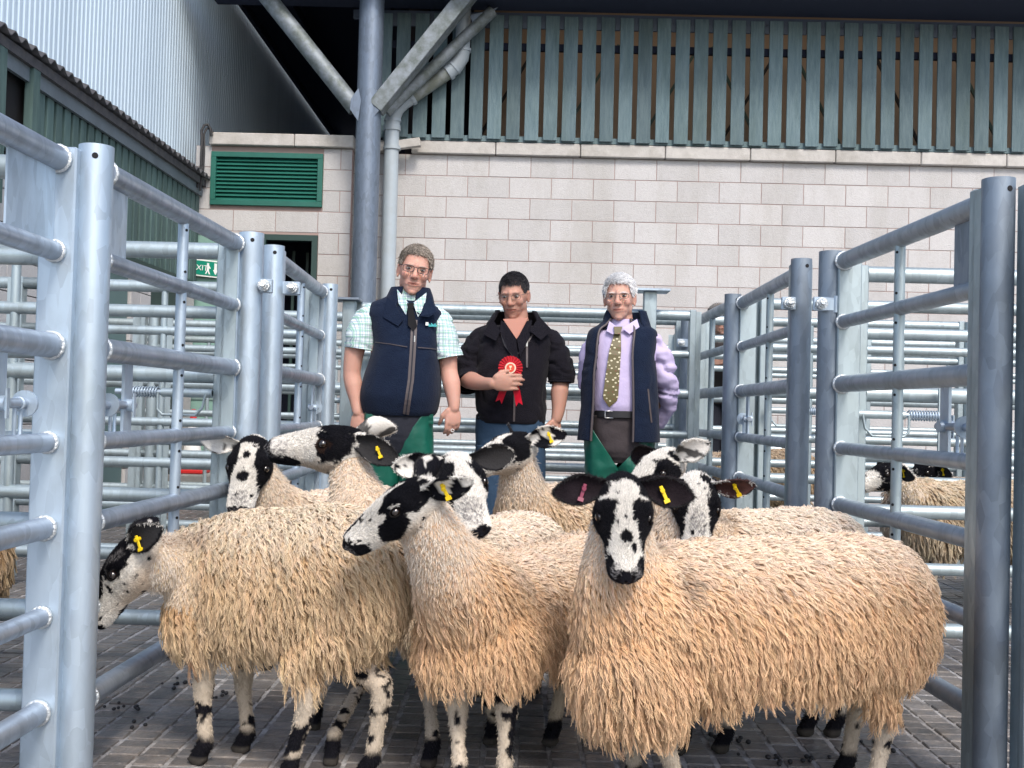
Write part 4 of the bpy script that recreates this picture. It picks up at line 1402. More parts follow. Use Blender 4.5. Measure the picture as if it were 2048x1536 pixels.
    if collar:
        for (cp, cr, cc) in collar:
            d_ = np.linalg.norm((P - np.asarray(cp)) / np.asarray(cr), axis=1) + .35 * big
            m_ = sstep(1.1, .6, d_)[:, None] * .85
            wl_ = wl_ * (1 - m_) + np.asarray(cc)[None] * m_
    cols = np.repeat(np.clip(wl_, .02, .9)[:, None], ns_, 1) * (1 + .08 * rng.normal(size=(nl, ns_, 1)))
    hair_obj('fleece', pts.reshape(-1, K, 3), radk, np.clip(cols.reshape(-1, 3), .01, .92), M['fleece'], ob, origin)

    # ---------------- short hair on head and neck
    if detail >= 1:
        me2.calc_loop_triangles()
        V2, T2, N2 = mesh_np(me2); V2 = V2 + np.array(origin)
        hn = len(V)
        hm = (T2 >= hn).all(1) & (T2 < hn + len(HP)).all(1); em = (T2 >= hn + len(HP)).all(1)
        headT = T2[hm]
        n_ = {3: 52000, 2: 24000, 1: 7000}[detail]
        HPp, HNn, _ = scatter(V2, headT, N2, n_, rng)
        loc = ((HPp - hbn) @ Rn) / hs
        hc_ = paint(loc, layers, seed)
        k2 = loc[:, 0] < .222
        HPp, HNn, hc_, loc = HPp[k2], HNn[k2], hc_[k2], loc[k2]
        dirb = -Rn[:, 0] * 1.0 + np.array([0, 0, -.25])
        G2 = dirb[None] - (HNn @ dirb)[:, None] * HNn + .25 * rng.normal(size=HPp.shape)
        G2 /= np.linalg.norm(G2, axis=1)[:, None]
        ln = ((.0045 + .004 * rng.random(len(HPp))) * (1 - .6 * sstep(.15, .22, loc[:, 0])))[:, None, None]
        t3 = np.linspace(0, 1, 3)[None, :, None]
        pt = HPp[:, None] + HNn[:, None] * ln * .42 * np.sqrt(t3) + G2[:, None] * ln * t3
        rk = np.repeat(({3: .00042, 2: .0006, 1: .001}[detail] * np.array([1, .8, .3]))[None], len(HPp), 0)
        hair_obj('face_hair', pt, rk, np.clip(hc_ * (1 + .12 * rng.normal(size=(len(hc_), 1))), .004, .9), M['facehair'], ob, origin)
        ne = {3: 14000, 2: 7000, 1: 2000}[detail]
        eT = T2[em]; rs_ = rng.integers(0, 1 << 30)
        EPp, ENn, _ = scatter(V2, eT, N2, ne, np.random.default_rng(rs_))
        vi = eT[np.random.default_rng(rs_).choice(len(eT), ne, p=(lambda q: q / q.sum())(np.linalg.norm(np.cross(V2[eT[:, 1]] - V2[eT[:, 0]], V2[eT[:, 2]] - V2[eT[:, 0]]), axis=1) / 2)), 0]
        ec_ = AC[vi]
        rad_ = EPp - hbn; G4_ = rad_ / np.linalg.norm(rad_, axis=1)[:, None] + .5 * rng.normal(size=EPp.shape) + np.array([0, 0, -.3])
        G4_ = G4_ - (G4_ * ENn).sum(1)[:, None] * ENn; G4_ /= np.linalg.norm(G4_, axis=1)[:, None]
        ln = ((.005 + .006 * rng.random(ne)))[:, None, None]
        pt = EPp[:, None] + ENn[:, None] * ln * .35 * np.sqrt(t3) + G4_[:, None] * ln * t3
        rk = np.repeat(({3: .0004, 2: .0006, 1: .001}[detail] * np.array([1, .8, .3]))[None], ne, 0)
        hair_obj('ear_hair', pt, rk, np.clip(ec_ * (1 + .2 * rng.normal(size=(ne, 1))), .003, .9), M['facehair'], ob, origin)
        # neck / leg short hair
        n_ = {3: 60000, 2: 26000, 1: 9000}[detail]
        Pn, Nn2, _ = scatter(V, T, N, n_, rng)
        un2 = ((Pn - shn) @ nd) / nL; dn2 = np.linalg.norm((Pn - shn) - np.outer((Pn - shn) @ nd, nd), axis=1)
        kk = ((un2 > .42) & (dn2 < .15) & (Pn[:, 2] > .4)) | (Pn[:, 2] < .30) & (Pn[:, 2] > .035)
        Pn, Nn2 = Pn[kk], Nn2[kk]
        zz = Pn[:, 2]
        bl = fbm(Pn, 16, seed + 3, 3) + .25 * vnoise(Pn, 90, seed + 8)
        spots = sstep(.50, .60, vnoise(Pn, 34, seed + 12))
        cn = np.repeat(CREAM[None] * 1.12, len(Pn), 0) * (1 + .10 * fbm(Pn, 26, seed, 2))[:, None]
        wn_ = sstep(.4, .9, ((Pn - shn) @ nd) / nL) * (zz > .4)
        cn = cn * (1 - .55 * wn_[:, None]) + WHITE[None] * .55 * wn_[:, None]
        lw_ = sstep(.30, .2, zz); cn = cn * (1 - lw_[:, None]) + (WHITE * np.array([.66, .59, .51]))[None] * lw_[:, None]
        mk = np.maximum(sstep(.10 + (1 - legblack) * .5, .16 + (1 - legblack) * .5, bl), spots) * sstep(.31, .27, zz)
        mk = np.maximum(mk, sstep(.085, .065, zz + .02 * bl))
        cn = cn * (1 - mk[:, None]) + BLACK[None] * mk[:, None]
        dd = np.array([0, 0, -1.])
        G3 = dd[None] - (Nn2 @ dd)[:, None] * Nn2 + .3 * rng.normal(size=Pn.shape); G3 /= np.linalg.norm(G3, axis=1)[:, None]
        ln = np.where(zz > .3, .013, .006)[:, None, None] * (.7 + .6 * rng.random((len(Pn), 1, 1)))
        pt = Pn[:, None] + Nn2[:, None] * ln * .40 * np.sqrt(t3) + G3[:, None] * ln * t3
        rk = np.repeat(({3: .0006, 2: .0009, 1: .0015}[detail] * np.array([1, .8, .3]))[None], len(Pn), 0)
        hair_obj('short_hair', pt, rk, np.clip(cn * (1 + .08 * rng.normal(size=(len(cn), 1))), .004, .9), M['facehair'], ob, origin)
    bpy.data.meshes.remove(me)
    return ob


K, Wt, Gy, Bn = 'k', 'w', 'g', 'b'
muz = [(K, (.232, 0, -.012), (.034, .048, .026)), (Gy, (.215, 0, .004), (.03, .03, .022))]
# ================================================================== the flock
# right front sheep, facing the camera
make_sheep('large front sheep on the right, facing the camera with ears out sideways', (.29, 2.50), (.88, 2.72), at(1245, 988, 2.42), (0, -.58, -.81), (0, -.81, .58),
           [(K, (.070, .058, .01), (.115, .046, .085)), (K, (.070, -.058, .01), (.115, .046, .085)), (K, (-.03, 0, .045), (.035, .07, .05)),
            (Wt, (.020, 0, .06), (.030, .040, .03)), (Wt, (.042, 0, .045), (.010, .056, .03)), (Wt, (.085, 0, .05), (.075, .0140, .04)), (K, (.142, .002, .045), (.017, .0135, .02)),
            (Wt, (.15, .022, .03), (.05, .007, .03)), (Wt, (.15, -.023, .03), (.05, .008, .03)), (Wt, (.185, 0, .03), (.030, .017, .022)),
            (K, (.165, .018, .03), (.012, .005, .02)), (K, (.226, 0, .0), (.022, .050, .026)), (K, (.212, 0, -.026), (.035, .045, .016)), (K, (.205, .034, .0), (.03, .012, .03)), (K, (.205, -.034, .0), (.03, .012, .03)), (Wt, (.205, 0, .026), (.016, .010, .012)), (Gy, (.222, 0, -.02), (.02, .03, .018)), (Gy, (.215, .022, .012), (.02, .014, .02)), (Gy, (.215, -.022, .012), (.02, .014, .02))],
           [gp(1352, 1640), gp(1262, 1590), gp(1745, 1610), gp(1690, 1560)], seed=11, hs=.93, detail=3, top=.650, wool=(.72, .505, .325), woolw=(.84, .74, .645),
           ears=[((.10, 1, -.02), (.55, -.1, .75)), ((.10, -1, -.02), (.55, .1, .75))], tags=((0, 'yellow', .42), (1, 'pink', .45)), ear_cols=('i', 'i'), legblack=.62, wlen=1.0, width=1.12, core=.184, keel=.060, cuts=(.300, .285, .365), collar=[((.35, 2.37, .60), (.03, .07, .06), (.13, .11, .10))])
# centre front sheep, head in profile to the left
make_sheep('centre front sheep with its head turned in profile to the left', (-.085, 2.70), (.22, 3.20), at(846, 992, 2.47), (-.83, -.10, -.55), (-.50, -.24, .82),
           [(K, (.040, .045, .030), (.078, .045, .036)), (K, (.040, -.045, .030), (.078, .045, .036)), (K, (.03, 0, .055), (.06, .05, .016)), (K, (.085, .05, .002), (.035, .03, .036)),
            (K, (.120, .040, -.026), (.030, .035, .038)), (Wt, (.095, 0, .058), (.07, .010, .02)), (K, (.218, 0, -.016), (.048, .055, .034)), (K, (.196, 0, .032), (.045, .010, .014)), (Wt, (.075, .055, .032), (.016, .02, .004)), (Gy, (.232, .02, -.02), (.02, .03, .03))],
           [gp(1005, 1600), gp(915, 1600), gp(1105, 1492), (.36, 3.28)], seed=23, hs=.91, detail=3, top=.58, cuts=(.345, .33), wool=(.66, .46, .295), woolw=(.78, .69, .60),
           ears=[((-1.0, .35, -.1), (.1, .9, -.3)), ((-.8, -.8, .1), (.3, -.9, .2))], tags=((0, 'yellow', .45),), ear_cols=('p', 'k'), legblack=.68, wlen=1.0, core=.155, width=1.05,
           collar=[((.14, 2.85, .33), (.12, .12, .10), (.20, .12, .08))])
# left front sheep, pushing its head through the rails
make_sheep('left front sheep seen from behind its flank with its head poked through the rails', (-.780, 2.86), (-.430, 2.72), at(280, 1102, 2.72), (-.52, -.10, -.85), (-.80, -.15, .58),
           [(K, (.05, 0, .055), (.10, .08, .050)), (K, (.05, .05, .03), (.05, .03, .03)), (K, (.15, 0, .035), (.06, .05, .03)), (K, (.226, 0, -.01), (.03, .05, .03)), (Gy, (.05, .04, .03), (.04, .02, .02))],
           [gp(405, 1532), gp(490, 1510), gp(575, 1575), gp(738, 1560)], seed=37, hs=.95, detail=3, lock=1.12, top=.655, ztilt=.03, cuts=(.355, .325), neck_w=.85, wool=(.62, .475, .32), woolw=(.80, .73, .62),
           ears=[((-.8, .6, -.25), (.1, .8, .2)), ((-.6, -.9, .1), (.3, -.9, .2))], tags=((0, 'yellow', .4),), ear_cols=('k', 'k'), legblack=.6, wlen=1.05, core=.175, width=1.05,
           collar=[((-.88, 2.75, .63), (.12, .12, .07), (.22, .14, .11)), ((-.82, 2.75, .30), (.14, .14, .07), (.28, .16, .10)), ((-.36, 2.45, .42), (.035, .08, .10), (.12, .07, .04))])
# behind the right front sheep
make_sheep('speckle nosed sheep looking over the back of the right front sheep', (.50, 3.10), (.90, 3.24), at(1392, 978, 3.02), (-.06, -.56, -.83), (0, -.83, .56),
           [(K, (.06, .052, .0), (.07, .034, .08)), (K, (.06, -.052, .0), (.07, .034, .08)), (K, (.0, .03, .05), (.03, .035, .04)), (Wt, (.02, 0, .055), (.03, .028, .02)), (Wt, (.06, 0, .05), (.03, .016, .02)),
            (K, (.13, .036, -.01), (.06, .02, .04)), (K, (.12, -.042, -.01), (.06, .014, .04)), (Gy, (.15, 0, .04), (.06, .026, .02)), (K, (.222, 0, -.0), (.034, .05, .034)), (Gy, (.21, 0, .01), (.03, .03, .02))],
           [(.46, 3.0), (.58, 3.02), (.86, 3.2), (.94, 3.2)], seed=41, hs=.95, detail=2, top=.668, wool=(.68, .53, .39), woolw=(.82, .76, .69),
           ears=[((-.05, 1, .22), (.75, -.1, .2)), ((-.05, -1, .05), (.75, .1, .2))], tags=((0, 'yellow', .55),), ear_cols=('q', 'i'), width=1.1)
make_sheep('sheep with a mostly white crown half hidden behind the two right hand heads', (.50, 3.55), (.84, 3.75), at(1338, 925, 3.42), (-.72, -.42, -.55), (-.4, -.35, .8),
           [(K, (.06, .05, .0), (.05, .04, .05)), (K, (.06, -.05, .0), (.05, .04, .05)), (K, (.0, .04, .03), (.02, .02, .03)), (K, (.21, 0, 0), (.04, .05, .03))],
           [(.42, 3.45), (.55, 3.5), (.85, 3.7), (.95, 3.7)], seed=43, hs=.98, detail=2, top=.60, wool=(.68, .53, .39), woolw=(.82, .76, .69),
           ears=[((-.7, .9, .35), (.3, .6, .3)), ((.15, -1, -.05), (.6, .3, .3))], ear_cols=('w', 'i'))
make_sheep('sheep with a speckled white nose tilted down behind the centre sheep', (-.20, 3.10), (.02, 3.62), at(912, 940, 2.98), (.30, -.66, -.66), (.02, -.74, .66),
           [(K, (.03, -.05, .02), (.075, .042, .08)), (K, (.09, -.045, -.01), (.06, .03, .06)), (K, (.04, .058, .01), (.06, .030, .06)), (K, (.04, .02, .055), (.016, .02, .02)), (Wt, (.10, .008, .05), (.08, .024, .03)), (Wt, (.0, .0, .05), (.02, .03, .02)),
            (Gy, (.17, 0, .02), (.05, .03, .03)), (K, (.226, 0, .0), (.020, .040, .022)), (Gy, (.215, 0, -.02), (.03, .04, .02))],
           [gp(985, 1490), gp(862, 1535), (.06, 3.6), (-.08, 3.6)], seed=47, hs=1.03, detail=2, top=.60, wool=(.72, .60, .47), woolw=(.82, .76, .69),
           ears=[((-.1, 1, -.1), (.6, -.2, .4)), ((-.25, -1, .15), (.6, .3, .3))], ear_cols=('k', 'p'))
make_sheep('sheep at the back with its head raised below the man holding the rosette', (.05, 4.02), (.30, 4.45), at(1043, 893, 3.84), (-.80, -.50, -.33), (-.25, -.25, .93),
           [(K, (.05, .045, .02), (.055, .05, .05)), (K, (.05, -.045, .02), (.055, .05, .05)), (K, (.0, 0, .05), (.03, .04, .03)), (Wt, (.09, 0, .05), (.05, .02, .03)), (Wt, (.13, .03, .0), (.03, .03, .03)), (K, (.16, .0, .03), (.02, .04, .02)), (K, (.225, 0, 0), (.03, .05, .03))],
           [(0, 3.9), (.1, 3.9), (.28, 4.4), (.4, 4.4)], seed=53, hs=1.08, detail=2, top=.66, wool=(.66, .52, .37), woolw=(.80, .73, .65),
           ears=[((-.75, .7, .15), (.3, .7, .2)), ((-.5, -.9, 0), (.4, -.6, .2))], tags=((0, 'yellow', .6),), ear_cols=('p', 'k'))
make_sheep('sheep with chin lifted in profile to the left below the checked shirt man', (-.46, 3.42), (-.42, 3.95), at(706, 893, 3.42), (-.985, -.12, -.03), (-.02, -.16, .98),
           [(K, (.055, .05, .015), (.060, .05, .045)), (K, (.055, -.05, .015), (.060, .05, .045)), (K, (.02, 0, .052), (.075, .05, .014)), (Wt, (.115, .04, .01), (.026, .03, .045)), (Wt, (.12, -.04, .01), (.026, .03, .045)),
            (K, (.205, 0, -.030), (.07, .055, .026)), (K, (.232, 0, .0), (.022, .05, .04)), (Gy, (.20, 0, .0), (.05, .05, .03)), (Wt, (.01, .05, -.03), (.02, .03, .02)), (Bn, (.075, .052, .012), (.022, .02, .02))],
           [gp(664, 1530), gp(630, 1460), (-.36, 3.9), (-.5, 3.9)], seed=59, hs=1.18, detail=2, top=.61, wool=(.64, .52, .40), woolw=(.80, .73, .65),
           ears=[((-1, .30, -.28), (.0, 1, .1)), ((-1, -.5, .12), (.1, -.8, .4))], tags=((0, 'yellow', .55),), ear_cols=('k', 'w'), neck_w=1.15)
make_sheep('sheep with a white blaze peering out beside the left hurdle', (-.82, 3.92), (-.60, 4.40), at(506, 902, 3.74), (-.02, -.58, -.81), (0, -.81, .58),
           [(K, (.05, .052, .0), (.10, .034, .085)), (K, (.05, -.052, .0), (.10, .034, .085)), (K, (-.02, 0, .05), (.028, .06, .04)), (Wt, (.09, 0, .05), (.09, .022, .03)), (K, (.05, 0, .06), (.014, .012, .02)), (K, (.125, 0, .05), (.018, .02, .02)),
            (Wt, (.13, -.028, .02), (.06, .010, .03)), (Wt, (.13, .028, .02), (.06, .010, .03)), (Gy, (.19, 0, .02), (.03, .03, .03)), (K, (.224, 0, -.004), (.026, .04, .028)), (Gy, (.215, 0, -.01), (.03, .04, .03))],
           [(-.88, 3.8), (-.78, 3.8), (-.6, 4.3), (-.7, 4.3)], seed=61, hs=1.10, detail=2, top=.62, wool=(.70, .58, .46), woolw=(.82, .76, .69),
           ears=[((-.15, 1, -.3), (.6, -.2, .2)), ((-.2, -1, .1), (.6, .2, .3))], ear_cols=('k', 'w'))
# pens at the side
PG = 'sheep standing in the side pens'
make_sheep('sheep with a black and white face in the right hand pen, looking left', (1.98, 5.20), (2.50, 5.25), at(1793, 943, 5.05), (-.93, -.15, -.32), (-.3, -.1, .95),
           [(K, (.06, 0, 0), (.09, .08, .07)), (K, (.215, 0, 0), (.05, .05, .05)), (Wt, (.13, .03, .01), (.03, .04, .04))],
           [(1.92, 5.15), (2.0, 5.3), (2.45, 5.15), (2.5, 5.3)], seed=67, hs=1.0, detail=1, top=.66, wool=(.46, .39, .29), woolw=(.60, .54, .44), tags=((0, 'yellow', .4),), group=PG)
make_sheep('sheep behind the black and white faced one in the right hand pen', (2.12, 5.85), (2.62, 5.90), at(1868, 940, 5.7), (-.9, -.2, -.35), (-.3, -.1, .95),
           [(K, (.06, 0, 0), (.09, .08, .07)), (K, (.215, 0, 0), (.05, .05, .05))],
           [(2.0, 5.8), (2.1, 5.95), (2.55, 5.8), (2.6, 5.95)], seed=71, hs=1.0, detail=1, top=.64, wool=(.62, .53, .44), woolw=(.75, .68, .6), tags=((0, 'yellow', .5),), group=PG)
make_sheep('tan fleeced sheep seen side on behind the far right hurdles', (1.50, 7.32), (1.86, 7.36), Vector((1.22, 7.42, .66)), (-.4, .8, -.5), (-.1, .4, .9),
           [(K, (.06, 0, 0), (.09, .08, .07))],
           [(1.45, 7.27), (1.5, 7.4), (1.82, 7.3), (1.88, 7.42)], seed=73, hs=1.0, detail=1, top=.72, wool=(.52, .41, .28), woolw=(.62, .52, .40), group=PG)
make_sheep('tan sheep cut off by the left edge in the near left pen', (-2.15, 3.3), (-1.76, 3.35), Vector((-2.35, 3.25, .74)), (-.8, -.1, -.5), (-.4, 0, .9),
           [(K, (.06, 0, 0), (.09, .08, .07))],
           [(-2.1, 3.25), (-2.15, 3.4), (-1.74, 3.3), (-1.8, 3.45)], seed=79, hs=.95, detail=1, top=.60, wool=(.48, .36, .23), woolw=(.6, .5, .36), group=PG)
# ================================================================== people
M['skin'] = mat('skin', (.5, .3, .2), .55, attr='col', spec=.3, bump=(260, .15))
M['skin'].node_tree.nodes['Principled BSDF'].inputs['Subsurface Weight'].default_value = .18
M['skin'].node_tree.nodes['Principled BSDF'].inputs['Subsurface Scale'].default_value = .012
M['scalp_hair'] = hair_mat('scalp_hair', rough=.45, spec=.4)
M['navy_fleece'] = mat('navy_fleece', (.0045, .010, .028), .95, sheen=.06, spec=.2, var=((.007, .015, .036), .7), vscale=30, bump=(170, .5))
M['black_fleece'] = mat('black_fleece', (.0055, .0048, .0085), .95, sheen=.04, spec=.2, var=((.009, .008, .013), .7), vscale=30, bump=(170, .5))
M['lilac'] = mat('lilac_shirt', (.50, .43, .64), .8, var=((.50, .43, .66), .5), vscale=14, bump=(30, .35))
M['zip'] = mat('zip_tape', (.075, .060, .062), .5)
M['metal'] = mat('bright_metal', (.6, .6, .6), .3, 1.0)
M['chaps'] = mat('green_waterproof', (.006, .105, .070), .38, var=((.010, .085, .062), .7), vscale=9, bump=(16, .5))
M['trousers'] = mat('dark_trousers', (.012, .014, .024), .85, bump=(40, .3))
M['brown_trousers'] = mat('brown_trousers', (.045, .035, .038), .85, bump=(40, .3))
M['jeans'] = mat('blue_jeans', (.022, .055, .105), .85, var=((.015, .04, .08), .7), vscale=12, bump=(60, .3))
M['darktie'] = mat('dark_tie', (.008, .008, .010), .8, spec=.2)
M['glass'] = mat('lens', (1, 1, 1), .02)
M['glass'].node_tree.nodes['Principled BSDF'].inputs['Transmission Weight'].default_value = 1.0
M['glass'].node_tree.nodes['Principled BSDF'].inputs['IOR'].default_value = 1.12
M['eyewhite'] = mat('eye_white', (.30, .27, .25), .3)
M['wire'] = mat('dull_wire', (.16, .14, .13), .4, .6)
M['iris'] = mat('iris', (.02, .02, .025), .1)
M['rosette'] = mat('rosette_red', (.50, .004, .016), .5, var=((.36, .002, .01), .5), vscale=60)
M['ribbon'] = mat('ribbon_red', (.62, .008, .03), .32, var=((.45, .004, .02), .5), vscale=30)
M['logo'] = mat('logo_print', (.10, .62, .66), .6)
M['jacket_brown'] = mat('dark_brown_jacket', (.022, .018, .018), .9)


def check_mat():
    m = bpy.data.materials.new('checked_shirt'); m.use_nodes = True
    n, l = m.node_tree.nodes, m.node_tree.links
    b = n['Principled BSDF']; b.inputs['Roughness'].default_value = .85
    tc = n.new('ShaderNodeTexCoord'); sp = n.new('ShaderNodeSeparateXYZ'); l.new(tc.outputs['Object'], sp.inputs[0])
    def line(sock, scale, width, off=0.0):
        mu = n.new('ShaderNodeMath'); mu.operation = 'MULTIPLY_ADD'; mu.inputs[1].default_value = scale; mu.inputs[2].default_value = off
        l.new(sock, mu.inputs[0])
        fr = n.new('ShaderNodeMath'); fr.operation = 'FRACT'; l.new(mu.outputs[0], fr.inputs[0])
        lt = n.new('ShaderNodeMath'); lt.operation = 'LESS_THAN'; lt.inputs[1].default_value = width; l.new(fr.outputs[0], lt.inputs[0])
        return lt.outputs[0]
    ad = n.new('ShaderNodeMath'); ad.operation = 'ADD'; l.new(sp.outputs[0], ad.inputs[0]); l.new(sp.outputs[1], ad.inputs[1])
    cur = None
    for (s, sc, w, o, c) in ((ad.outputs[0], 62, .20, 0, (.10, .20, .30)), (sp.outputs[2], 62, .20, 0, (.10, .20, .30)), (ad.outputs[0], 31, .18, .35, (.16, .42, .30)), (sp.outputs[2], 31, .18, .35, (.16, .42, .30))):
        mx = n.new('ShaderNodeMix'); mx.data_type = 'RGBA'
        li = line(s, sc, w, o)
        mm = n.new('ShaderNodeMath'); mm.operation = 'MULTIPLY'; mm.inputs[1].default_value = .62; l.new(li, mm.inputs[0])
        l.new(mm.outputs[0], mx.inputs[0])
        if cur is None: mx.inputs[6].default_value = (.66, .74, .76, 1)
        else: l.new(cur, mx.inputs[6])
        mx.inputs[7].default_value = (*c, 1); cur = mx.outputs[2]
    l.new(cur, b.inputs['Base Color'])
    return m


def tie_mat():
    m = bpy.data.materials.new('olive_tie'); m.use_nodes = True
    n, l = m.node_tree.nodes, m.node_tree.links
    b = n['Principled BSDF']; b.inputs['Roughness'].default_value = .5
    tc = n.new('ShaderNodeTexCoord'); mp = n.new('ShaderNodeMapping'); mp.inputs['Scale'].default_value = (44, .01, 62); mp.inputs['Rotation'].default_value = (0, .6, 0)
    l.new(tc.outputs['Object'], mp.inputs[0])
    vo = n.new('ShaderNodeTexVoronoi'); vo.inputs['Scale'].default_value = 1; vo.inputs['Randomness'].default_value = .35; l.new(mp.outputs[0], vo.inputs['Vector'])
    lt = n.new('ShaderNodeMath'); lt.operation = 'LESS_THAN'; lt.inputs[1].default_value = .26; l.new(vo.outputs['Distance'], lt.inputs[0])
    rp = n.new('ShaderNodeValToRGB'); rp.color_ramp.interpolation = 'CONSTANT'
    e = rp.color_ramp.elements; e[0].color = (.60, .55, .38, 1); e[1].position = .5; e[1].color = (.16, .05, .03, 1)
    l.new(vo.outputs['Color'], rp.inputs[0])
    mx = n.new('ShaderNodeMix'); mx.data_type = 'RGBA'; mx.inputs[6].default_value = (.105, .085, .030, 1)
    l.new(lt.outputs[0], mx.inputs[0]); l.new(rp.outputs[0], mx.inputs[7]); l.new(mx.outputs[2], b.inputs['Base Color'])
    return m


M['check'] = check_mat(); M['olive_tie'] = tie_mat()


def hairline(L, front, side):
    """soft mask: hair starts at `front` above the face, at `side` over the ears, lower behind them"""
    x, y, z = np.abs(L[:, 0]), L[:, 1], L[:, 2]
    fr = sstep(.030, .050, y)
    lim = front * fr + (side + .030 * sstep(.066, .050, x)) * (1 - fr)
    lim = lim - .085 * sstep(.0, -.045, y) * (1 - fr)
    lim = np.where((x > .070) & (y > -.035) & (y < .03) & (z < .034), .05, lim)
    return sstep(.0, .008, z - lim)


class Loft:
    """stack of rounded rings given as (py, x_left, x_right, front, back[, roll]) in picture heights on the plane Y; front/back in metres"""
    def __init__(self, Y, rings, p=2.35, roll=0.0):
        R = np.array([(at((r[1] + r[2]) / 2, r[0], Y).x, at((r[1] + r[2]) / 2, r[0], Y).z, (at(r[2], r[0], Y).x - at(r[1], r[0], Y).x) / 2, r[3], r[4], r[5] if len(r) > 5 else 0) for r in rings])
        self.Y = Y; self.p = p
        k = len(R); t = np.linspace(0, k - 1, (k - 1) * 8 + 1)
        # smooth interpolation
        def cr(A):
            i = np.clip(np.floor(t).astype(int), 0, k - 2); u = t - i
            p0, p1, p2, p3 = A[np.clip(i - 1, 0, k - 1)], A[i], A[i + 1], A[np.clip(i + 2, 0, k - 1)]
            return .5 * (2 * p1 + (p2 - p0) * u + (2 * p0 - 5 * p1 + 4 * p2 - p3) * u ** 2 + (3 * p1 - p0 - 3 * p2 + p3) * u ** 3)
        self.R = np.stack([cr(R[:, c]) for c in range(6)], 1)

    def pt(self, i, th, grow=0.0):
        cx, z, a, f, b, tl = self.R[i]
        c, s = np.cos(th), np.sin(th)
        e = 2 / self.p
        x = np.sign(c) * np.abs(c) ** e * (a + grow)
        dep = np.where(s > 0, f, b) + grow
        y = -np.sign(s) * np.abs(s) ** e * dep
        return np.stack([cx + x, self.Y + y, z + tl * x / max(a, 1e-3) + 0 * x], -1)

    def build(self, name, m, parent, seg=72, a0=None, a1=None, folds=.004, seed=0, grow=0.0, thick=.006, caps=True, fs=9, stretch=.35, crease=.007):
        full = a0 is None
        th = np.linspace(0, 2 * np.pi, seg, endpoint=False) if full else np.linspace(a0, a1, seg)
        P = np.stack([self.pt(i, th, grow) for i in range(len(self.R))])
        n, k = P.shape[:2]
        C = np.stack([self.R[:, 0], np.full(n, self.Y), self.R[:, 1]], 1)[:, None]
        N = P - C; N[:, :, 2] = 0; N /= np.linalg.norm(N, axis=2)[:, :, None] + 1e-6
        Q = P.reshape(-1, 3) * np.array([1, 1, stretch])
        d = folds * (fbm(Q, fs, seed, 3) + .7 * (1 - np.abs(vnoise(P.reshape(-1, 3) * np.array([1, 1, .8]) + 3, fs * 1.6, seed + 3)) * 2) * .5)
        F_ = P.reshape(-1, 3); w_ = fbm(F_, 6, seed + 60, 2)
        for (ax_, sc_, am_) in ((np.array([5., 3., 15.]), 1.0, 1.0), (np.array([13., 4., 6.]), 1.0, .8)):
            q_ = F_ * ax_ + w_[:, None] * 1.6 + np.array([F_[:, 2] * 3, F_[:, 0] * 0, F_[:, 0] * 5]).T
            r_ = (1 - np.abs(vnoise(q_, sc_, seed + 71))) ** 5
            d = d - (r_ - .2) * crease * am_ * sstep(-.3, .5, fbm(F_, 4, seed + 81, 2))
        P = P + N * d.reshape(n, k, 1)
        b = MB(); V = P.reshape(-1, 3); fcs = []
        kk = k if full else k - 1
        for i in range(n - 1):
            for j in range(kk):
                q = (j + 1) % k
                fcs.append((i * k + j, i * k + q, (i + 1) * k + q, (i + 1) * k + j))
        if full and caps:
            b.add(V.tolist(), fcs + [tuple(reversed(range(k))), tuple(range((n - 1) * k, n * k))], True)
        else:
            I = (P - N * thick).reshape(-1, 3); o = len(V)
            f2 = [tuple(o + x for x in reversed(q)) for q in fcs]
            ed = []
            for j in range(kk):
                q = (j + 1) % k
                ed.append((j, o + j, o + q, q)); a = (n - 1) * k
                ed.append((a + j, a + q, o + a + q, o + a + j))
            if not full:
                for i in range(n - 1):
                    a, c = i * k, (i + 1) * k
                    ed.append((a, c, o + c, o + a)); ed.append((a + k - 1, o + a + k - 1, o + c + k - 1, c + k - 1))
            b.add(np.concatenate([V, I]).tolist(), fcs + f2 + ed, True)
        return b.build(name, m, parent)

    def front(self, px, py, off=.004):
        """point on the front surface under a pixel"""
        for _ in range(3):
            g = at(px, py, self.Y - .12 if _ == 0 else yy)
            i = int(np.argmin(np.abs(self.R[:, 1] - g.z)))
            cx, z, a, f, b, tl = self.R[i]
            u = min(.999, abs((g.x - cx) / a)); yy = self.Y - f * (1 - u ** self.p) ** (1 / self.p)
        g = at(px, py, yy); return Vector((g.x, yy - off, g.z))


def ribbon_on(l, pts, w, m, name, parent, off=.006, th=.002, wl=None):
    b = MB(); P = [l.front(x, y, off) for x, y in pts]
    for i, p in enumerate(P):
        pass
    vs = []; ws = wl or [w] * len(P)
    for i, p in enumerate(P):
        t = (P[min(i + 1, len(P) - 1)] - P[max(i - 1, 0)]).normalized()
        s = t.cross(Vector((0, -1, 0))).normalized() * ws[i] / 2
        vs += [p - s, p + s, p + s + Vector((0, th, 0)), p - s + Vector((0, th, 0))]
    fs = []
    for i in range(len(P) - 1):
        a = 4 * i
        for j in range(4): fs.append((a + j, a + (j + 1) % 4, a + 4 + (j + 1) % 4, a + 4 + j))
    fs += [(3, 2, 1, 0), tuple(range(4 * len(P) - 4, 4 * len(P)))]
    b.add(vs, [tuple(reversed(f)) for f in fs])
    return b.build(name, m, parent)


def dense(pts, n=6):
    out = []
    for i in range(len(pts) - 1):
        for k in range(n):
            t = k / n; out.append((pts[i][0] * (1 - t) + pts[i + 1][0] * t, pts[i][1] * (1 - t) + pts[i + 1][1] * t))
    out.append(pts[-1]); return out


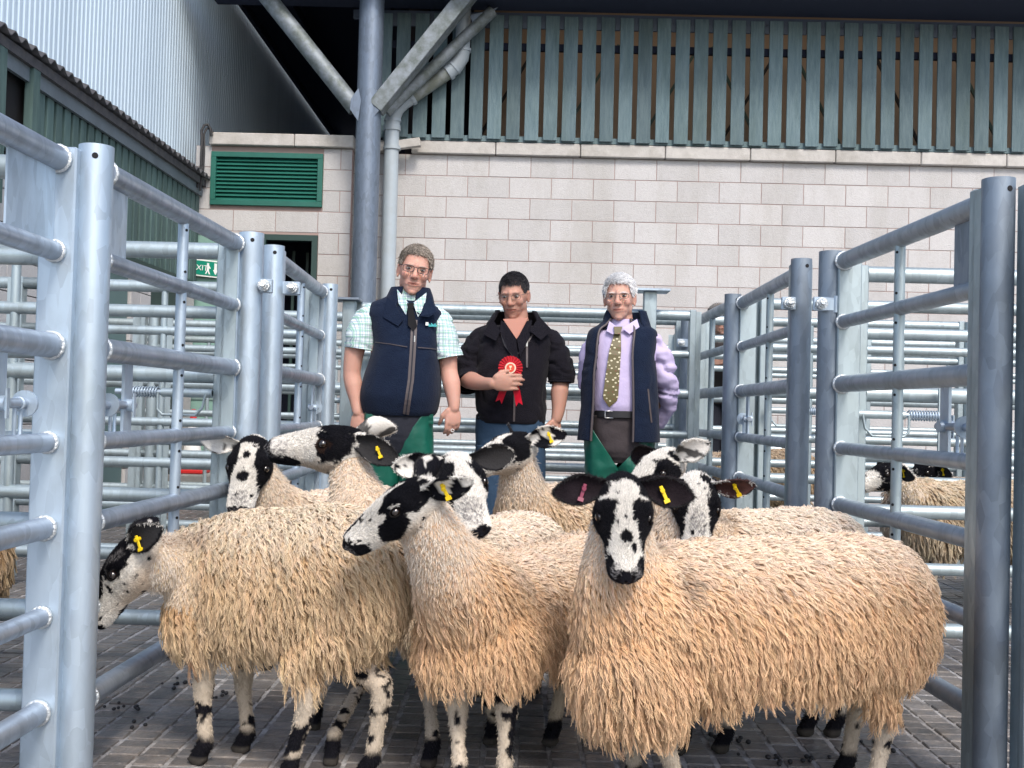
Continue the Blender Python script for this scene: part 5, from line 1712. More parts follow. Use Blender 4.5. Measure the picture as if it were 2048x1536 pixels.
def smooth_path(ps, n=6):
    ps = [Vector(p) for p in ps]; out = []
    for i in range(len(ps) - 1):
        p0, p1, p2, p3 = ps[max(i - 1, 0)], ps[i], ps[i + 1], ps[min(i + 2, len(ps) - 1)]
        for k in range(n):
            u = k / n
            out.append(.5 * (2 * p1 + (p2 - p0) * u + (2 * p0 - 5 * p1 + 4 * p2 - p3) * u * u + (3 * p1 - p0 - 3 * p2 + p3) * u ** 3))
    out.append(ps[-1]); return out


def limb(b, ps, rs, seg=18, n=6):
    P = smooth_path(ps, n); R = np.interp(np.linspace(0, len(ps) - 1, len(P)), range(len(ps)), rs)
    b.tube(P, list(R), seg)
    b.sphere(P[0], R[0], 14, 9); b.sphere(P[-1], R[-1], 14, 9)


def hand(b, wrist, d, n, th, curl=.5, scale=1.0, spread=.0, pinch=False):
    """wrist point, d finger direction, n palm normal, th thumb side direction"""
    d, n, th = unit(d), unit(n), unit(th); s = scale
    W_ = Vector(wrist)
    R = Matrix((th, d, n)).transposed()
    b.sphere(W_ + d * .045 * s, 1, 14, 10, (.040 * s, .052 * s, .0165 * s), R)
    b.sphere(W_ + d * .066 * s, 1, 14, 10, (.041 * s, .026 * s, .014 * s), R)
    L = [.068, .078, .073, .058]
    for k in range(4):
        o = (1.5 - k) * .0205 * s
        p = W_ + th * o + d * (.078 - .004 * abs(k - 1)) * s
        pts = [p - d * .02 * s, p]; dd = Vector(d)
        c = curl * (1 + .12 * k)
        for j, fr in enumerate((.45, .31, .24)):
            a = c * (.5 + .35 * j)
            dd = unit(dd * math.cos(a) + n * math.sin(a) + th * spread * (1.5 - k) * .1)
            p = p + dd * L[k] * fr * s; pts.append(p)
        rr = [.0100 * s, .0095 * s, .0088 * s, .0080 * s, .0070 * s]
        b.tube(pts, rr, 12); b.sphere(pts[-1], rr[-1], 10, 7)
        for q, r_ in zip(pts[1:-1], rr[1:-1]): b.sphere(q, r_ * 1.03, 10, 7)
    p = W_ + th * .026 * s + d * .018 * s
    d1 = unit(th * .75 + d * .8 + n * .35); d2 = unit(d * 1.0 + th * .15 + n * (.6 if pinch else .35))
    pts = [p, p + d1 * .036 * s, p + d1 * .036 * s + d2 * .030 * s, p + d1 * .036 * s + d2 * .030 * s + unit(d2 + n * .4) * .024 * s]
    b.tube(pts, [.0145 * s, .0120 * s, .0105 * s, .0085 * s], 12)
    for q, r_ in zip(pts, [.0145, .012, .0105, .0085]): b.sphere(q, r_ * s, 10, 7)


def head_parts(b, c, R, s, neck, nr=.058):
    """c centre of the head (between the ears), R columns: image right, towards viewer, up"""
    def S(p, r, rot=None):
        b.sphere(Vector(c) + R @ (Vector(p) * s), s, 22, 16, r, R @ rot if rot is not None else R)
    S((0, -.018, .045), (.0735, .088, .080)); S((0, .006, .010), (.068, .078, .085)); S((0, .022, -.035), (.057, .062, .060))
    S((0, .036, -.066), (.043, .045, .038)); S((0, .060, -.088), (.022, .020, .017)); S((.045, .0, -.045), (.018, .035, .035)); S((-.045, .0, -.045), (.018, .035, .035))
    for q in (-1, 1):
        S((q * .024, .074, .031), (.026, .012, .0085)); S((q * .037, .055, -.014), (.024, .024, .024))
        S((q * .0120, .092, -.021), (.0085, .012, .0080)); S((q * .0765, -.010, .002), (.007, .019, .031), Matrix.Rotation(q * .28, 3, 'Z'))
        S((q * .079, -.006, .022), (.006, .014, .010)); S((q * .0755, -.002, -.024), (.006, .009, .010))
    S((0, .080, .030), (.011, .014, .018))
    P = [Vector(c) + R @ (Vector(p) * s) for p in ((0, .081, .020), (0, .092, .002), (0, .101, -.016))]
    b.tube(P, [.0095 * s, .0115 * s, .0125 * s], 12); b.sphere(P[-1], .0135 * s, 12, 9)
    S((0, .0775, -.0465), (.027, .0115, .0065)); S((0, .0760, -.0575), (.023, .0115, .0070)); S((0, .073, -.052), (.031, .012, .011)); S((0, .064, -.052), (.040, .016, .022))
    n0 = Vector(c) + R @ (Vector((0, -.020, -.045)) * s)
    b.tube([n0, Vector(neck).lerp(n0, .4), Vector(neck)], [nr * s, nr * 1.02 * s, nr * 1.2 * s], 22)


def paint_skin(V, c, R, s, seed, tone, flush=.28, hair=None, hmask=None, stubble=0.0, age=0.0):
    Rn = np.array(R)
    L = ((V - np.array(c)) @ Rn) / s
    x, y, z = L[:, 0], L[:, 1], L[:, 2]
    tone = np.asarray(tone)
    col = np.repeat(tone[None], len(V), 0) * (1 + .035 * fbm(V, 60, seed, 3))[:, None]
    inh = (np.abs(x) < .11) & (y > -.14) & (y < .14) & (z > -.14) & (z < .16)
    def bl(cc, m): nonlocal col; col = col * (1 - m[:, None]) + np.asarray(cc)[None] * m[:, None]
    def g(cx, cy, cz, rx, ry, rz): return inh * np.exp(-(((np.abs(x) - cx) / rx) ** 2 + ((y - cy) / ry) ** 2 + ((z - cz) / rz) ** 2))
    red = tone * np.array([1.05, .66, .62])
    bl(red, np.clip(flush * (g(.036, .06, -.014, .022, .03, .02) + g(0, .11, -.016, .016, .02, .014) + .6 * g(.078, 0, 0, .012, .03, .03)), 0, .8))
    if stubble: bl(tone * np.array([.55, .52, .55]), stubble * inh * sstep(-.035, -.06, z) * sstep(.0, .04, y))
    bl(tone * np.array([.75, .42, .40]), .75 * inh * np.exp(-((x / .026) ** 2)) * sstep(.0075, .005, np.abs(z + .052 - 1.5 * x * x)) * sstep(.06, .075, y))
    bl(tone * np.array([.25, .13, .12]), .9 * inh * (np.abs(x) < .026) * sstep(.0018, .0008, np.abs(z + .0525 - 2.2 * x * x)) * sstep(.06, .075, y))
    # brows and eye hollows
    bl(np.asarray(hair) * .7 + tone * .12 if hair is not None else tone * .3, .75 * inh * np.exp(-(((np.abs(x) - .030) / .019) ** 2)) * sstep(.0045, .0025, np.abs(z - .034 + .10 * np.abs(np.abs(x) - .026))) * sstep(.04, .06, y))
    bl(tone * np.array([.66, .52, .50]),   .18 * g(.030, .075, .017, .016, .03, .010))
    if hmask is not None:
        m = hmask(L) * inh
        bl(np.asarray(hair) * .9, .8 * m)
    return np.clip(col, .003, .9), L


def head_hair(ob, V, T, N, c, R, s, seed, color, hmask, n=9000, length=.03, origin=(0, 0, 0), curlx=.3, comb=(1, .3, 0), var=.25, rad=.0009, lift=.45):
    rng = np.random.default_rng(seed)
    cc = V[T].mean(1); sel = np.linalg.norm(cc - np.array(c), axis=1) < .16 * s
    P, Nn, _ = scatter(V, T[sel], N, n * 3, rng)
    L = ((P - np.array(c)) @ np.array(R)) / s
    k = hmask(L) > rng.random(len(L)); P, Nn, L = P[k][:n], Nn[k][:n], L[k][:n]
    cm = np.array(R) @ np.array(comb)
    D = cm[None] + np.array([0, 0, -.7])[None] * (L[:, 2] < .07)[:, None] + curlx * rng.normal(size=P.shape) + curlx * np.stack([fbm(P, 45, seed + q, 2) for q in range(3)], 1) * 1.5
    D = D - (D * Nn).sum(1)[:, None] * Nn; D /= np.linalg.norm(D, axis=1)[:, None]
    t = np.linspace(0, 1, 5)[None, :, None]
    ln = (length * (.6 + .5 * rng.random(len(P))) * (.45 + .55 * sstep(.0, .07, L[:, 2])))[:, None, None]
    pt = P[:, None] + Nn[:, None] * ln * lift * np.sqrt(t) + D[:, None] * ln * t ** 1.2
    col = np.asarray(color)[None] * (1 + var * rng.normal(size=(len(P), 1)))
    rk = np.repeat((rad * np.array([1, 1, .9, .7, .3]))[None], len(P), 0)
    hair_obj('hair', pt, rk, np.clip(col, .004, .85), M['scalp_hair'], ob, origin)


def glasses(parent, c, R, s, w, h, r, m, rect=True, ey=.017, origin=(0, 0, 0)):
    def T_(p): return Vector(c) + R @ (Vector(p) * s)
    fr = MB(); lens = []
    for q in (-1, 1):
        pts = []
        for i in range(24):
            a = 2 * math.pi * i / 24
            e = .55 if rect else .9
            px_ = math.copysign(abs(math.cos(a)) ** e, math.cos(a)) * w / 2; pz = math.copysign(abs(math.sin(a)) ** e, math.sin(a)) * h / 2
            pts.append(T_((q * (.0335) + px_, .100 - .25 * abs(q * .0335 + px_) ** 1.0 * .35, ey - .002 + pz)))
        fr.tube(pts, r, 8, False, True)
        lm = MB(); lm.add(pts, [tuple(range(24))]); lens.append(lm)
        fr.tube([T_((q * (.0335 + w / 2), .094, ey + h * .3)), T_((q * .0735, .075, ey + h * .3)), T_((q * .078, -.005, ey + .002)), T_((q * .076, -.022, ey - .012))], r * .9, 8)
    fr.tube([T_((-.0335 + w / 2, .099, ey + h * .15)), T_((0, .104, ey + h * .3)), T_((.0335 - w / 2, .099, ey + h * .15))], r, 8)
    g = fr.build('glasses', m, parent)
    for lm in lens: lm.build('lens', M['glass'], g)


def eyes(parent, c, R, s, look=(0, 1, 0), open_=.8):
    for q in (-1, 1):
        e = MB(); p = Vector(c) + R @ (Vector((q * .031, .0715, .0165)) * s)
        e.sphere(p, 1, 12, 8, (.0125 * s, .010 * s, .0055 * s * open_ / .8), R); o = e.build('eye', M['eyewhite'], parent)
        e = MB(); l = R @ Vector(look); e.sphere(p + R @ Vector((0, .0085, 0)) * s + l * .001, 1, 10, 6, (.0048 * s, .0022 * s, .0048 * s * open_ / .8), R); e.build('iris', M['iris'], o)


def head_frame(yaw, pitch, roll):
    """columns: image right, towards the camera, up; angles in degrees"""
    base = Matrix(((1, 0, 0), (0, -1, 0), (0, 0, 1)))
    return Matrix.Rotation(math.radians(roll), 3, 'Y') @ Matrix.Rotation(math.radians(yaw), 3, 'Z') @ Matrix.Rotation(math.radians(pitch), 3, 'X') @ Matrix(((1, 0, 0), (0, -1, 0), (0, 0, 1)))


def rigid_R(R):
    # the columns above are left handed for a mirror free head: right, viewer, up
    return R


def person(label, Y, head_px, hs, rot, neck_px, arms, tone, hair, hmask, hair_args, seed, hands=(), torso=None, stubble=0, flush=.28, glasses_args=None, look=(0, 1, 0), nr=.058):
    c = at(head_px[0], head_px[1], Y - .02); R = head_frame(*rot)
    b = MB(); head_parts(b, c, R, hs, at(*neck_px, Y + .01), nr)
    for ps, rs in arms: limb(b, ps, rs)
    for h_ in hands: hand(b, **h_)
    if torso:
        for (p, r) in torso: b.sphere(p, 1, 18, 12, r)
    me = remesh(b, .0043, 4, 'person', .5)
    V, T, N = mesh_np(me)
    L = ((V - np.array(c)) @ np.array(R)) / hs
    x, y, z = L[:, 0], L[:, 1], L[:, 2]
    sock = np.exp(-(((np.abs(x) - .031) / .013) ** 2 + ((z - .016) / .0085) ** 2)) * sstep(.045, .06, y) * (y < .12)
    mou = np.exp(-((x / .026) ** 2 + ((z + .0525 - 2.2 * x * x) / .0022) ** 2)) * sstep(.05, .065, y) * (y < .12)
    V = V - (np.array(R)[:, 1] * hs)[None] * (.0055 * sock + .0028 * mou)[:, None]
    o = Vector((c.x, Y, 0))
    me.vertices.foreach_set('co', (V - np.array(o)).ravel()); me.update()
    col, L = paint_skin(V, c, R, hs, seed, tone, flush, hair, hmask, stubble)
    set_col(me, col); me.materials.clear(); me.materials.append(M['skin'])
    me.polygons.foreach_set('use_smooth', [True] * len(me.polygons))
    ob = link('person', me, None, o)
    tag(ob, label, 'person', 'men in the sheep pens')
    V, T, N = mesh_np(me); V = V + np.array(o)
    head_hair(ob, V, T, N, c, R, hs, seed, hair, hmask, origin=o, **hair_args)
    eyes(ob, c, R, hs, look)
    if glasses_args: glasses(ob, c, R, hs, **glasses_args)
    return ob, c, R


def boots(parent, xs, Y, z1=.34):
    for x in xs:
        b = MB(); limb(b, [(x, Y, z1), (x, Y, .12), (x, Y - .01, .06)], [.062, .052, .05], 16, 3)
        b.sphere((x, Y - .09, .045), 1, 16, 10, (.05, .13, .045)); me = remesh(b, .01, 2, 'boot')
        o = world_loc(parent); V = np.empty(len(me.vertices) * 3); me.vertices.foreach_get('co', V); V = V.reshape(-1, 3) - np.array(o)
        me.vertices.foreach_set('co', V.ravel()); me.update(); me.materials.append(M['black']); link('boot', me, parent)


def cuff(b, p, d, r, m=None): b.torus(p, d, r, .006, 20, 6)


def sleeve(parent, ps, rs, m, name='sleeve', seed=0, amp=.007, n=12):
    b = MB(); P = smooth_path(ps, n); R = np.interp(np.linspace(0, len(ps) - 1, len(P)), range(len(ps)), rs)
    b.tube(P, list(R), 36, False)
    V = np.array([tuple(v) for v in b.v]); Pn = np.repeat(np.array([tuple(p) for p in P]), 36, 0)
    N_ = V - Pn; N_ /= np.linalg.norm(N_, axis=1)[:, None]
    d = amp * (fbm(V * np.array([1, 1, 1.6]), 16, seed, 3) + .8 * (.5 - np.abs(vnoise(V * np.array([1, 1, 2.2]), 13, seed + 5))))
    w_ = fbm(V, 7, seed + 60, 2)
    q_ = V * np.array([7., 4., 19.]) + w_[:, None] * 1.8 + np.array([V[:, 2] * 2, V[:, 0] * 0, V[:, 0] * 8]).T
    d = d - ((1 - np.abs(vnoise(q_, 1.0, seed + 71))) ** 4 - .25) * amp * 1.8
    V = V + N_ * d[:, None]; o = len(V)
    I = V - N_ * .006
    f = list(b.f) + [tuple(o + i for i in reversed(q)) for q in b.f]
    k = 36
    for j in range(k):
        q = (j + 1) % k; a = o - k
        f.append((j, q, o + q, o + j)); f.append((a + j, o + a + j, o + a + q, a + q))
    b2 = MB(); b2.add(np.concatenate([V, I]).tolist(), f, True)
    return b2.build(name, m, parent)


# ------------------------------------------------ man in the checked shirt
Y1 = 5.38
A = lambda x, y, dy=0.0: at(x, y, Y1 + dy)
tone1 = (.54, .30, .235)
hm1 = lambda L: hairline(L, .078, .030)
m1, c1, R1 = person('tall man in checked short sleeved shirt and navy zipped body warmer', Y1, (829, 546), 1.07, (9, 5, 8), (815, 618),
    [([A(733, 640), A(712, 690), A(704, 745), A(708, 772, -.01), A(713, 802, -.03), A(716, 824, -.05)], [.058, .052, .044, .046, .034, .0275]),
     ([A(880, 650), A(893, 700), A(898, 742), A(903, 768, -.03), A(907, 797, -.05), A(908, 816, -.06)], [.058, .050, .043, .045, .034, .0275])],
    tone1, (.30, .26, .22), hm1, dict(n=9000, length=.020, comb=(.6, .4, .3), curlx=.6, var=.45, rad=.0011, lift=.7), 101,
    hands=[dict(wrist=A(717, 824, -.05), d=(0.02, -.10, -1), n=(.35, .9, 0), th=(.9, -.35, 0), curl=.28, scale=1.08),
           dict(wrist=A(907, 814, -.06), d=(-.02, -.05, -1), n=(-.35, .93, 0), th=(-.93, -.35, 0), curl=.55, scale=1.02, pinch=True)],
    torso=[(A(808, 700), (.17, .10, .20))], flush=.28, glasses_args=dict(w=.050, h=.029, r=.0016, m=M['black'], rect=True))
T1 = Loft(Y1, [(594, 782, 852, .050, .06, -.01), (603, 762, 866, .070, .08, -.01), (613, 742, 880, .088, .10, -.01), (628, 734, 886, .110, .11), (650, 742, 882, .130, .12), (690, 748, 880, .155, .13), (725, 738, 881, .172, .14), (765, 726, 882, .185, .145), (795, 722, 880, .19, .145), (820, 726, 874, .175, .14), (831, 732, 866, .160, .13)], p=2.35)
T1.build('body_warmer', M['navy_fleece'], m1, seg=90, folds=.006, seed=5, caps=True, fs=7)
sleeve(m1, [A(756, 618), A(737, 636), A(724, 668), A(719, 698)], [.040, .064, .077, .081], M['check'], seed=7)
sleeve(m1, [A(864, 626), A(879, 644), A(889, 682), A(896, 716)], [.040, .060, .072, .076], M['check'], seed=8)
# shirt collar and tie
SC = Loft(Y1, [(578, 789, 850, .060, .066), (600, 784, 852, .070, .074), (626, 780, 858, .080, .08)], p=2.1)
SC.build('shirt_collar', M['check'], m1, seg=40, folds=.001, crease=0, caps=False, thick=.004)
b = MB()
for q in (((794, 578), (817, 606), (812, 630), (797, 606)), ((853, 585), (826, 606), (836, 634), (850, 612))):
    b = MB(); b.prism([A(q[0][0], q[0][1], -.085), A(q[1][0], q[1][1], -.108), A(q[2][0], q[2][1], -.118), A(q[3][0], q[3][1], -.10)], (0, .004, 0))
    b.build('collar_wing', M['check'], m1)
b = MB(); b.prism([A(814, 606, -.118), A(828, 606, -.118), A(826, 617, -.124), A(816, 617, -.124)], (0, .02, 0))
b.prism([A(816, 617, -.122), A(826, 617, -.122), A(834, 652, -.145), A(826, 662, -.15), A(816, 650, -.145)], (0, .012, 0)); b.build('tie', M['darktie'], m1)
# fleece collar
CL = Loft(Y1, [(576, 782, 860, .070, .082), (592, 774, 866, .082, .090), (616, 760, 872, .108, .098), (632, 765, 876, .122, .10)], p=2.2)
CL.build('fleece_collar', M['navy_fleece'], m1, seg=60, a0=math.radians(-253), a1=math.radians(72), folds=.003, seed=9, thick=.010)
b = MB()
b.prism([A(774, 594, -.10), A(790, 606, -.115), A(806, 640, -.145), A(796, 652, -.145), A(766, 634, -.12)], (0, .008, 0))
b.build('collar_flap', M['navy_fleece'], m1); b = MB()
b.prism([A(862, 594, -.09), A(874, 624, -.12), A(858, 634, -.135), A(840, 632, -.15), A(848, 608, -.12)], (0, .008, 0)); b.build('collar_flap', M['navy_fleece'], m1)
zp = dense([(829, 640), (826, 700), (822, 760), (816, 800), (812, 829)])
ribbon_on(T1, zp, .030, M['zip'], 'zip_flap', m1, .006)
ribbon_on(T1, zp, .006, M['metal'] if False else M['trousers'], 'zip', m1, .009)
b = MB(); p = T1.front(830, 672, .014); b.bar(p, p + Vector((0, 0, -.03)), .006, .003, up=(0, 1, 0)); b.build('zip_pull', M['metal'], m1)
ribbon_on(T1, dense([(738, 683), (780, 688), (815, 694)]), .004, M['zip'], 'chest_seam', m1, .0065)
ribbon_on(T1, dense([(836, 695), (862, 697), (880, 700)]), .004, M['zip'], 'chest_seam', m1, .0065)
# embroidered logo
b = MB(); p = T1.front(852, 648, .012)
def lg(u0, u1, v0, v1): b.box((p.x + (u0 + u1) / 2, p.y, p.z + (v0 + v1) / 2), (u1 - u0, .003, v1 - v0))
lg(-.001, .013, -.008, .008)
b.build('logo_square', M['white'], m1)
b = MB(); p = T1.front(864, 650, .012)
for k, (u, h0) in enumerate(((-.016, .014), (-.010, .008), (-.004, .016), (.002, .008), (.008, .010), (.014, .015), (.020, .008))):
    lg(u, u + .004, -.008, -.008 + h0)
lg(-.016, .024, -.009, -.0055)
lg(-.004, .006, .001, .004)
b.build('logo_lettering', M['logo'], m1)
P1 = Loft(Y1, [(815, 730, 868, .15, .13), (850, 728, 864, .145, .14), (880, 732, 862, .13, .14), (905, 740, 856, .10, .12)], p=2.4)
P1.build('trousers', M['trousers'], m1, seg=44, folds=.004, seed=11)
for (xa, xb, tl, sd) in ((728, 800, -.13, 21), (792, 864, .13, 22)):
    G = Loft(Y1 - .005, [(858, xa, xb, .125, .12, tl), (885, xa, xb + (6 if tl < 0 else 0), .12, .12, tl * .6), (930, xa + 2, xb + 2, .11, .115, 0), (990, xa + 4, xb - 2, .10, .10, 0), (1080, xa + 8, xb - 6, .08, .085, 0), (1190, xa + 10, xb - 8, .075, .08, 0)], p=2.3)
    G.build('waterproof_legging', M['chaps'], m1, seg=64, folds=.010, crease=.016, seed=sd, caps=False, fs=10)
for (xa, xb) in ((734, 752), (852, 862)):
    ribbon_on(P1, dense([((xa + xb) / 2, 828), ((xa + xb) / 2, 848)]), .05, M['chaps'], 'legging_strap', m1, .012)
boots(m1, [A(764, 1200).x, A(828, 1200).x], Y1)

lp = A(905, 861, -.09)
b = MB(); b.torus(lp, (0, 1, .2), .0075, .0018, 14, 6); o = b.build_at('tag_loop', M['white'], lp); tag(o, 'tiny white plastic loop held between the fingers', 'loop')
# ------------------------------------------------ man with the rosette
Y2 = 5.52
A = lambda x, y, dy=0.0: at(x, y, Y2 + dy)
tone2 = (.44, .24, .18)
hm2 = lambda L: hairline(L, .070, .020)
m2, c2, R2 = person('dark haired man in a black fleece holding a red rosette', Y2, (1028, 594), .99, (-13, 16, -2), (1034, 655),
    [([A(978, 700), A(948, 725, .02), A(934, 755, -.03), A(946, 762, -.12), A(966, 767, -.22), A(985, 767, -.29)], [.036, .042, .046, .045, .033, .028]),
     ([A(1090, 700), A(1112, 725), A(1121, 758), A(1119, 785, -.02), A(1117, 818, -.04), A(1113, 838, -.05)], [.036, .040, .044, .046, .034, .028])],
    tone2, (.018, .016, .018), hm2, dict(n=8500, length=.013, comb=(.3, .7, -.1), curlx=.4, var=.5, rad=.0011, lift=.5), 102,
    hands=[dict(wrist=A(984, 767, -.30), d=(1, -.12, .10), n=(.05, .98, -.1), th=(-.05, -.05, 1), curl=.42, scale=1.06),
           dict(wrist=A(1112, 838, -.05), d=(-.12, -.12, -1), n=(-.55, .8, 0), th=(-.75, -.6, 0), curl=.45, scale=1.05)],
    torso=[(A(1030, 720), (.17, .10, .20))], stubble=.25, flush=.25, glasses_args=dict(w=.049, h=.028, r=.0011, m=M['wire'], rect=False), look=(0, 1, -.8), nr=.060)
T2 = Loft(Y2, [(652, 984, 1078, .050, .075), (660, 958, 1102, .095, .10), (680, 952, 1108, .118, .115), (705, 950, 1104, .130, .12), (725, 950, 1100, .14, .125), (765, 952, 1094, .145, .125), (805, 950, 1092, .145, .125), (838, 952, 1090, .14, .12), (847, 958, 1086, .132, .115)], p=2.4)
T2.build('fleece_jacket', M['black_fleece'], m2, seg=90, crease=.012, folds=.010, seed=15, fs=8)
sleeve(m2, [A(986, 664), A(962, 680), A(944, 712), A(934, 742, .0), A(936, 768, -.06)], [.040, .060, .070, .072, .068], M['black_fleece'], seed=17, amp=.008)
sleeve(m2, [A(1076, 664), A(1098, 680), A(1113, 712), A(1121, 742), A(1122, 766, -.005)], [.040, .060, .070, .070, .067], M['black_fleece'], seed=18, amp=.008)
b = MB(); cuff(b, A(936, 764, -.06), (.2, -.6, -.6), .064); b.build('rolled_cuff', M['black_fleece'], m2)
b = MB(); cuff(b, A(1122, 763, -.005), (0, 0, 1), .064); b.build('rolled_cuff', M['black_fleece'], m2)
b = MB(); b.prism([A(984, 636, -.10), A(1001, 662, -.13), A(992, 682, -.14), A(966, 668, -.11)], (0, .009, 0)); b.build('collar_flap', M['black_fleece'], m2)
b = MB(); b.prism([A(1078, 632, -.10), A(1104, 660, -.10), A(1082, 680, -.135), A(1060, 662, -.14)], (0, .009, 0)); b.build('collar_flap', M['black_fleece'], m2)
CL = Loft(Y2, [(622, 990, 1074, .062, .078), (638, 980, 1084, .082, .092), (662, 966, 1096, .112, .10), (676, 968, 1100, .122, .10)], p=2.2)
CL.build('jacket_collar', M['black_fleece'], m2, seg=60, a0=math.radians(-216), a1=math.radians(36), folds=.003, seed=19, thick=.010)
# open neck: skin wedge and polo placket
b = MB(); b.prism([A(1006, 638, -.095), A(1056, 636, -.095), A(1040, 668, -.132), A(1033, 678, -.138)], (0, .05, 0)); 
me = b.mesh('neck_v', None, m2.location); set_col(me, np.repeat(np.array([[.40, .18, .13]]), len(me.vertices), 0)); me.materials.append(M['skin']); link('throat', me, m2)
b = MB(); b.prism([A(1002, 640, -.11), A(1010, 646, -.115), A(1032, 678, -.148), A(1038, 722, -.16), A(1016, 700, -.15), A(1000, 662, -.13)], (0, .006, 0)); b.build('polo_placket', M['black_fleece'], m2); b = MB()
b.prism([A(1054, 642, -.115), A(1064, 640, -.11), A(1060, 672, -.135), A(1040, 714, -.158), A(1034, 678, -.148)], (0, .006, 0)); b.build('polo_placket', M['black_fleece'], m2)
ribbon_on(T2, dense([(1002, 666), (1010, 690), (1026, 712), (1030, 760), (1028, 843)]), .010, M['zip'], 'zip', m2, .006)
ribbon_on(T2, dense([(1066, 668), (1052, 690), (1036, 708)]), .008, M['zip'], 'zip', m2, .006)
ribbon_on(T2, dense([(1054, 682), (1054, 735)]), .010, M['zip'], 'pocket_zip', m2, .007)
b = MB(); p = T2.front(1054, 682, .014); b.bar(p, p + Vector((0, 0, -.028)), .008, .004, up=(0, 1, 0)); b.build('zip_pull', M['metal'], m2)
P2 = Loft(Y2, [(835, 952, 1090, .125, .12), (870, 950, 1090, .125, .13), (900, 952, 1090, .12, .13)], p=2.4)
P2.build('jeans', M['jeans'], m2, seg=44, folds=.004, seed=25)
for (xa, xb, sd) in ((950, 1022, 26), (1018, 1090, 27)):
    G = Loft(Y2, [(890, xa, xb, .115, .12), (930, xa, xb, .11, .115), (990, xa + 4, xb - 4, .10, .10), (1080, xa + 8, xb - 8, .075, .08), (1190, xa + 12, xb - 10, .065, .07)], p=2.3)
    G.build('trouser_leg', M['jeans'], m2, seg=36, folds=.008, seed=sd, fs=8)
boots(m2, [A(986, 1200).x, A(1054, 1200).x], Y2)
# rosette
rc = A(1021, 736, -.285)
ro = thing('rosette', 'red prize rosette with two forked ribbon tails held against the black fleece', 'rosette', rc)
b = MB(); nseg = 96; R0, R1_ = .026, .060
vs = []; fs = []
for i in range(nseg):
    a = 2 * math.pi * i / nseg
    fold = .0055 if i % 4 < 2 else -.0035
    for (r, yy) in ((R0 * .8, 0), (R0 + .004, fold * .4), (R1_ * (1 - (.0 if i % 4 < 2 else .03)), fold)):
        vs.append((rc.x + math.cos(a) * r, rc.y - yy, rc.z + math.sin(a) * r))
for i in range(nseg):
    j = (i + 1) % nseg
    for k in range(2): fs.append((3 * i + k, 3 * i + k + 1, 3 * j + k + 1, 3 * j + k))
b.add(vs, fs); b.add([(x, y + .003, z) for (x, y, z) in vs], [tuple(reversed(f)) for f in fs]); b.build('pleated_ring', M['rosette'], ro)
b = MB(); b.tube([rc + Vector((0, .002, 0)), rc + Vector((0, -.008, 0))], [.027, .027], 32); b.build('centre_disc', mat('rosette_cream', (.72, .55, .42), .5), ro)
b = MB(); b.tube([rc + Vector((0, -.008, 0)), rc + Vector((0, -.0095, 0))], [.020, .020], 32); b.build('centre_field', mat('rosette_orange', (.62, .07, .03), .45), ro)
b = MB(); e = rc + Vector((0, -.0105, .002))
b.prism([e + Vector(q) for q in ((-.007, 0, .009), (.007, 0, .009), (.005, 0, .001), (.0015, 0, -.003), (.0015, 0, -.008), (.005, 0, -.011), (-.005, 0, -.011), (-.0015, 0, -.008), (-.0015, 0, -.003), (-.005, 0, .001))], (0, .001, 0)); b.build('cup_emblem', mat('emblem_cream', (.8, .62, .40), .4), ro)
for (tail, dy) in (([(1010, 772), (1005, 785), (1000, 798)], -.27), ([(1029, 765), (1034, 785), (1037, 803)], -.275)):
    b = MB(); P = smooth_path([A(x, y, dy + .012 * k) for k, (x, y) in enumerate(tail)], 5)
    t0 = (P[-1] - P[0]).normalized(); sd = t0.cross(Vector((0, 1, 0))).normalized(); n = len(P); vs = []
    for i, p in enumerate(P):
        w = .0165
        y_ = .004 * math.sin(i * .9)
        vs += [p - sd * w + Vector((0, y_, 0)), p + Vector((0, -y_ * .5, 0)), p + sd * w + Vector((0, y_, 0))]
    e = P[-1] + t0 * .022; vs += [e - sd * .0165, P[-1] + t0 * .004, e + sd * .0165]
    n += 1; fs = []
    for i in range(n - 1):
        for k in range(2): fs.append((3 * i + k, 3 * i + k + 1, 3 * i + 4 + k, 3 * i + 3 + k))
    b.add(vs, fs, True); b.add([(v[0], v[1] + .0015, v[2]) for v in vs], [tuple(reversed(f)) for f in fs], True); b.build('ribbon_tail', M['ribbon'], ro)

# ------------------------------------------------ man in the lilac shirt
Y3 = 5.42
A = lambda x, y, dy=0.0: at(x, y, Y3 + dy)
tone3 = (.52, .30, .235)
hm3 = lambda L: hairline(L, .074, .012)
m3, c3, R3_ = person('white haired man in a lilac shirt, patterned tie and open navy body warmer', Y3, (1239, 600), 1.0, (-11, 3, -2), (1246, 668),
    [([A(1188, 690, .02), A(1178, 740, .05), A(1180, 790, .12)], [.032, .030, .028]),
     ([A(1302, 696), A(1322, 740, .02), A(1331, 785, .06), A(1322, 830, .14), A(1303, 848, .18)], [.030, .032, .032, .030, .028])],
    tone3, (.74, .74, .75), hm3, dict(n=9500, length=.021, comb=(.75, .15, .1), curlx=.3, var=.14, rad=.0011, lift=.7), 103,
    hands=[dict(wrist=A(1303, 850, .18), d=(-1, .05, -.3), n=(0, 1, 0), th=(0, 0, 1), curl=.5, scale=1.0)],
    torso=[(A(1240, 740), (.16, .09, .20))], flush=.25, glasses_args=dict(w=.047, h=.028, r=.0010, m=M['wire'], rect=False), nr=.057)
S3 = Loft(Y3, [(648, 1208, 1286, .055, .06), (660, 1194, 1300, .075, .085), (678, 1182, 1314, .10, .10), (720, 1180, 1312, .125, .11), (770, 1182, 1300, .14, .115), (805, 1182, 1300, .145, .115), (828, 1184, 1300, .135, .11)], p=2.3)
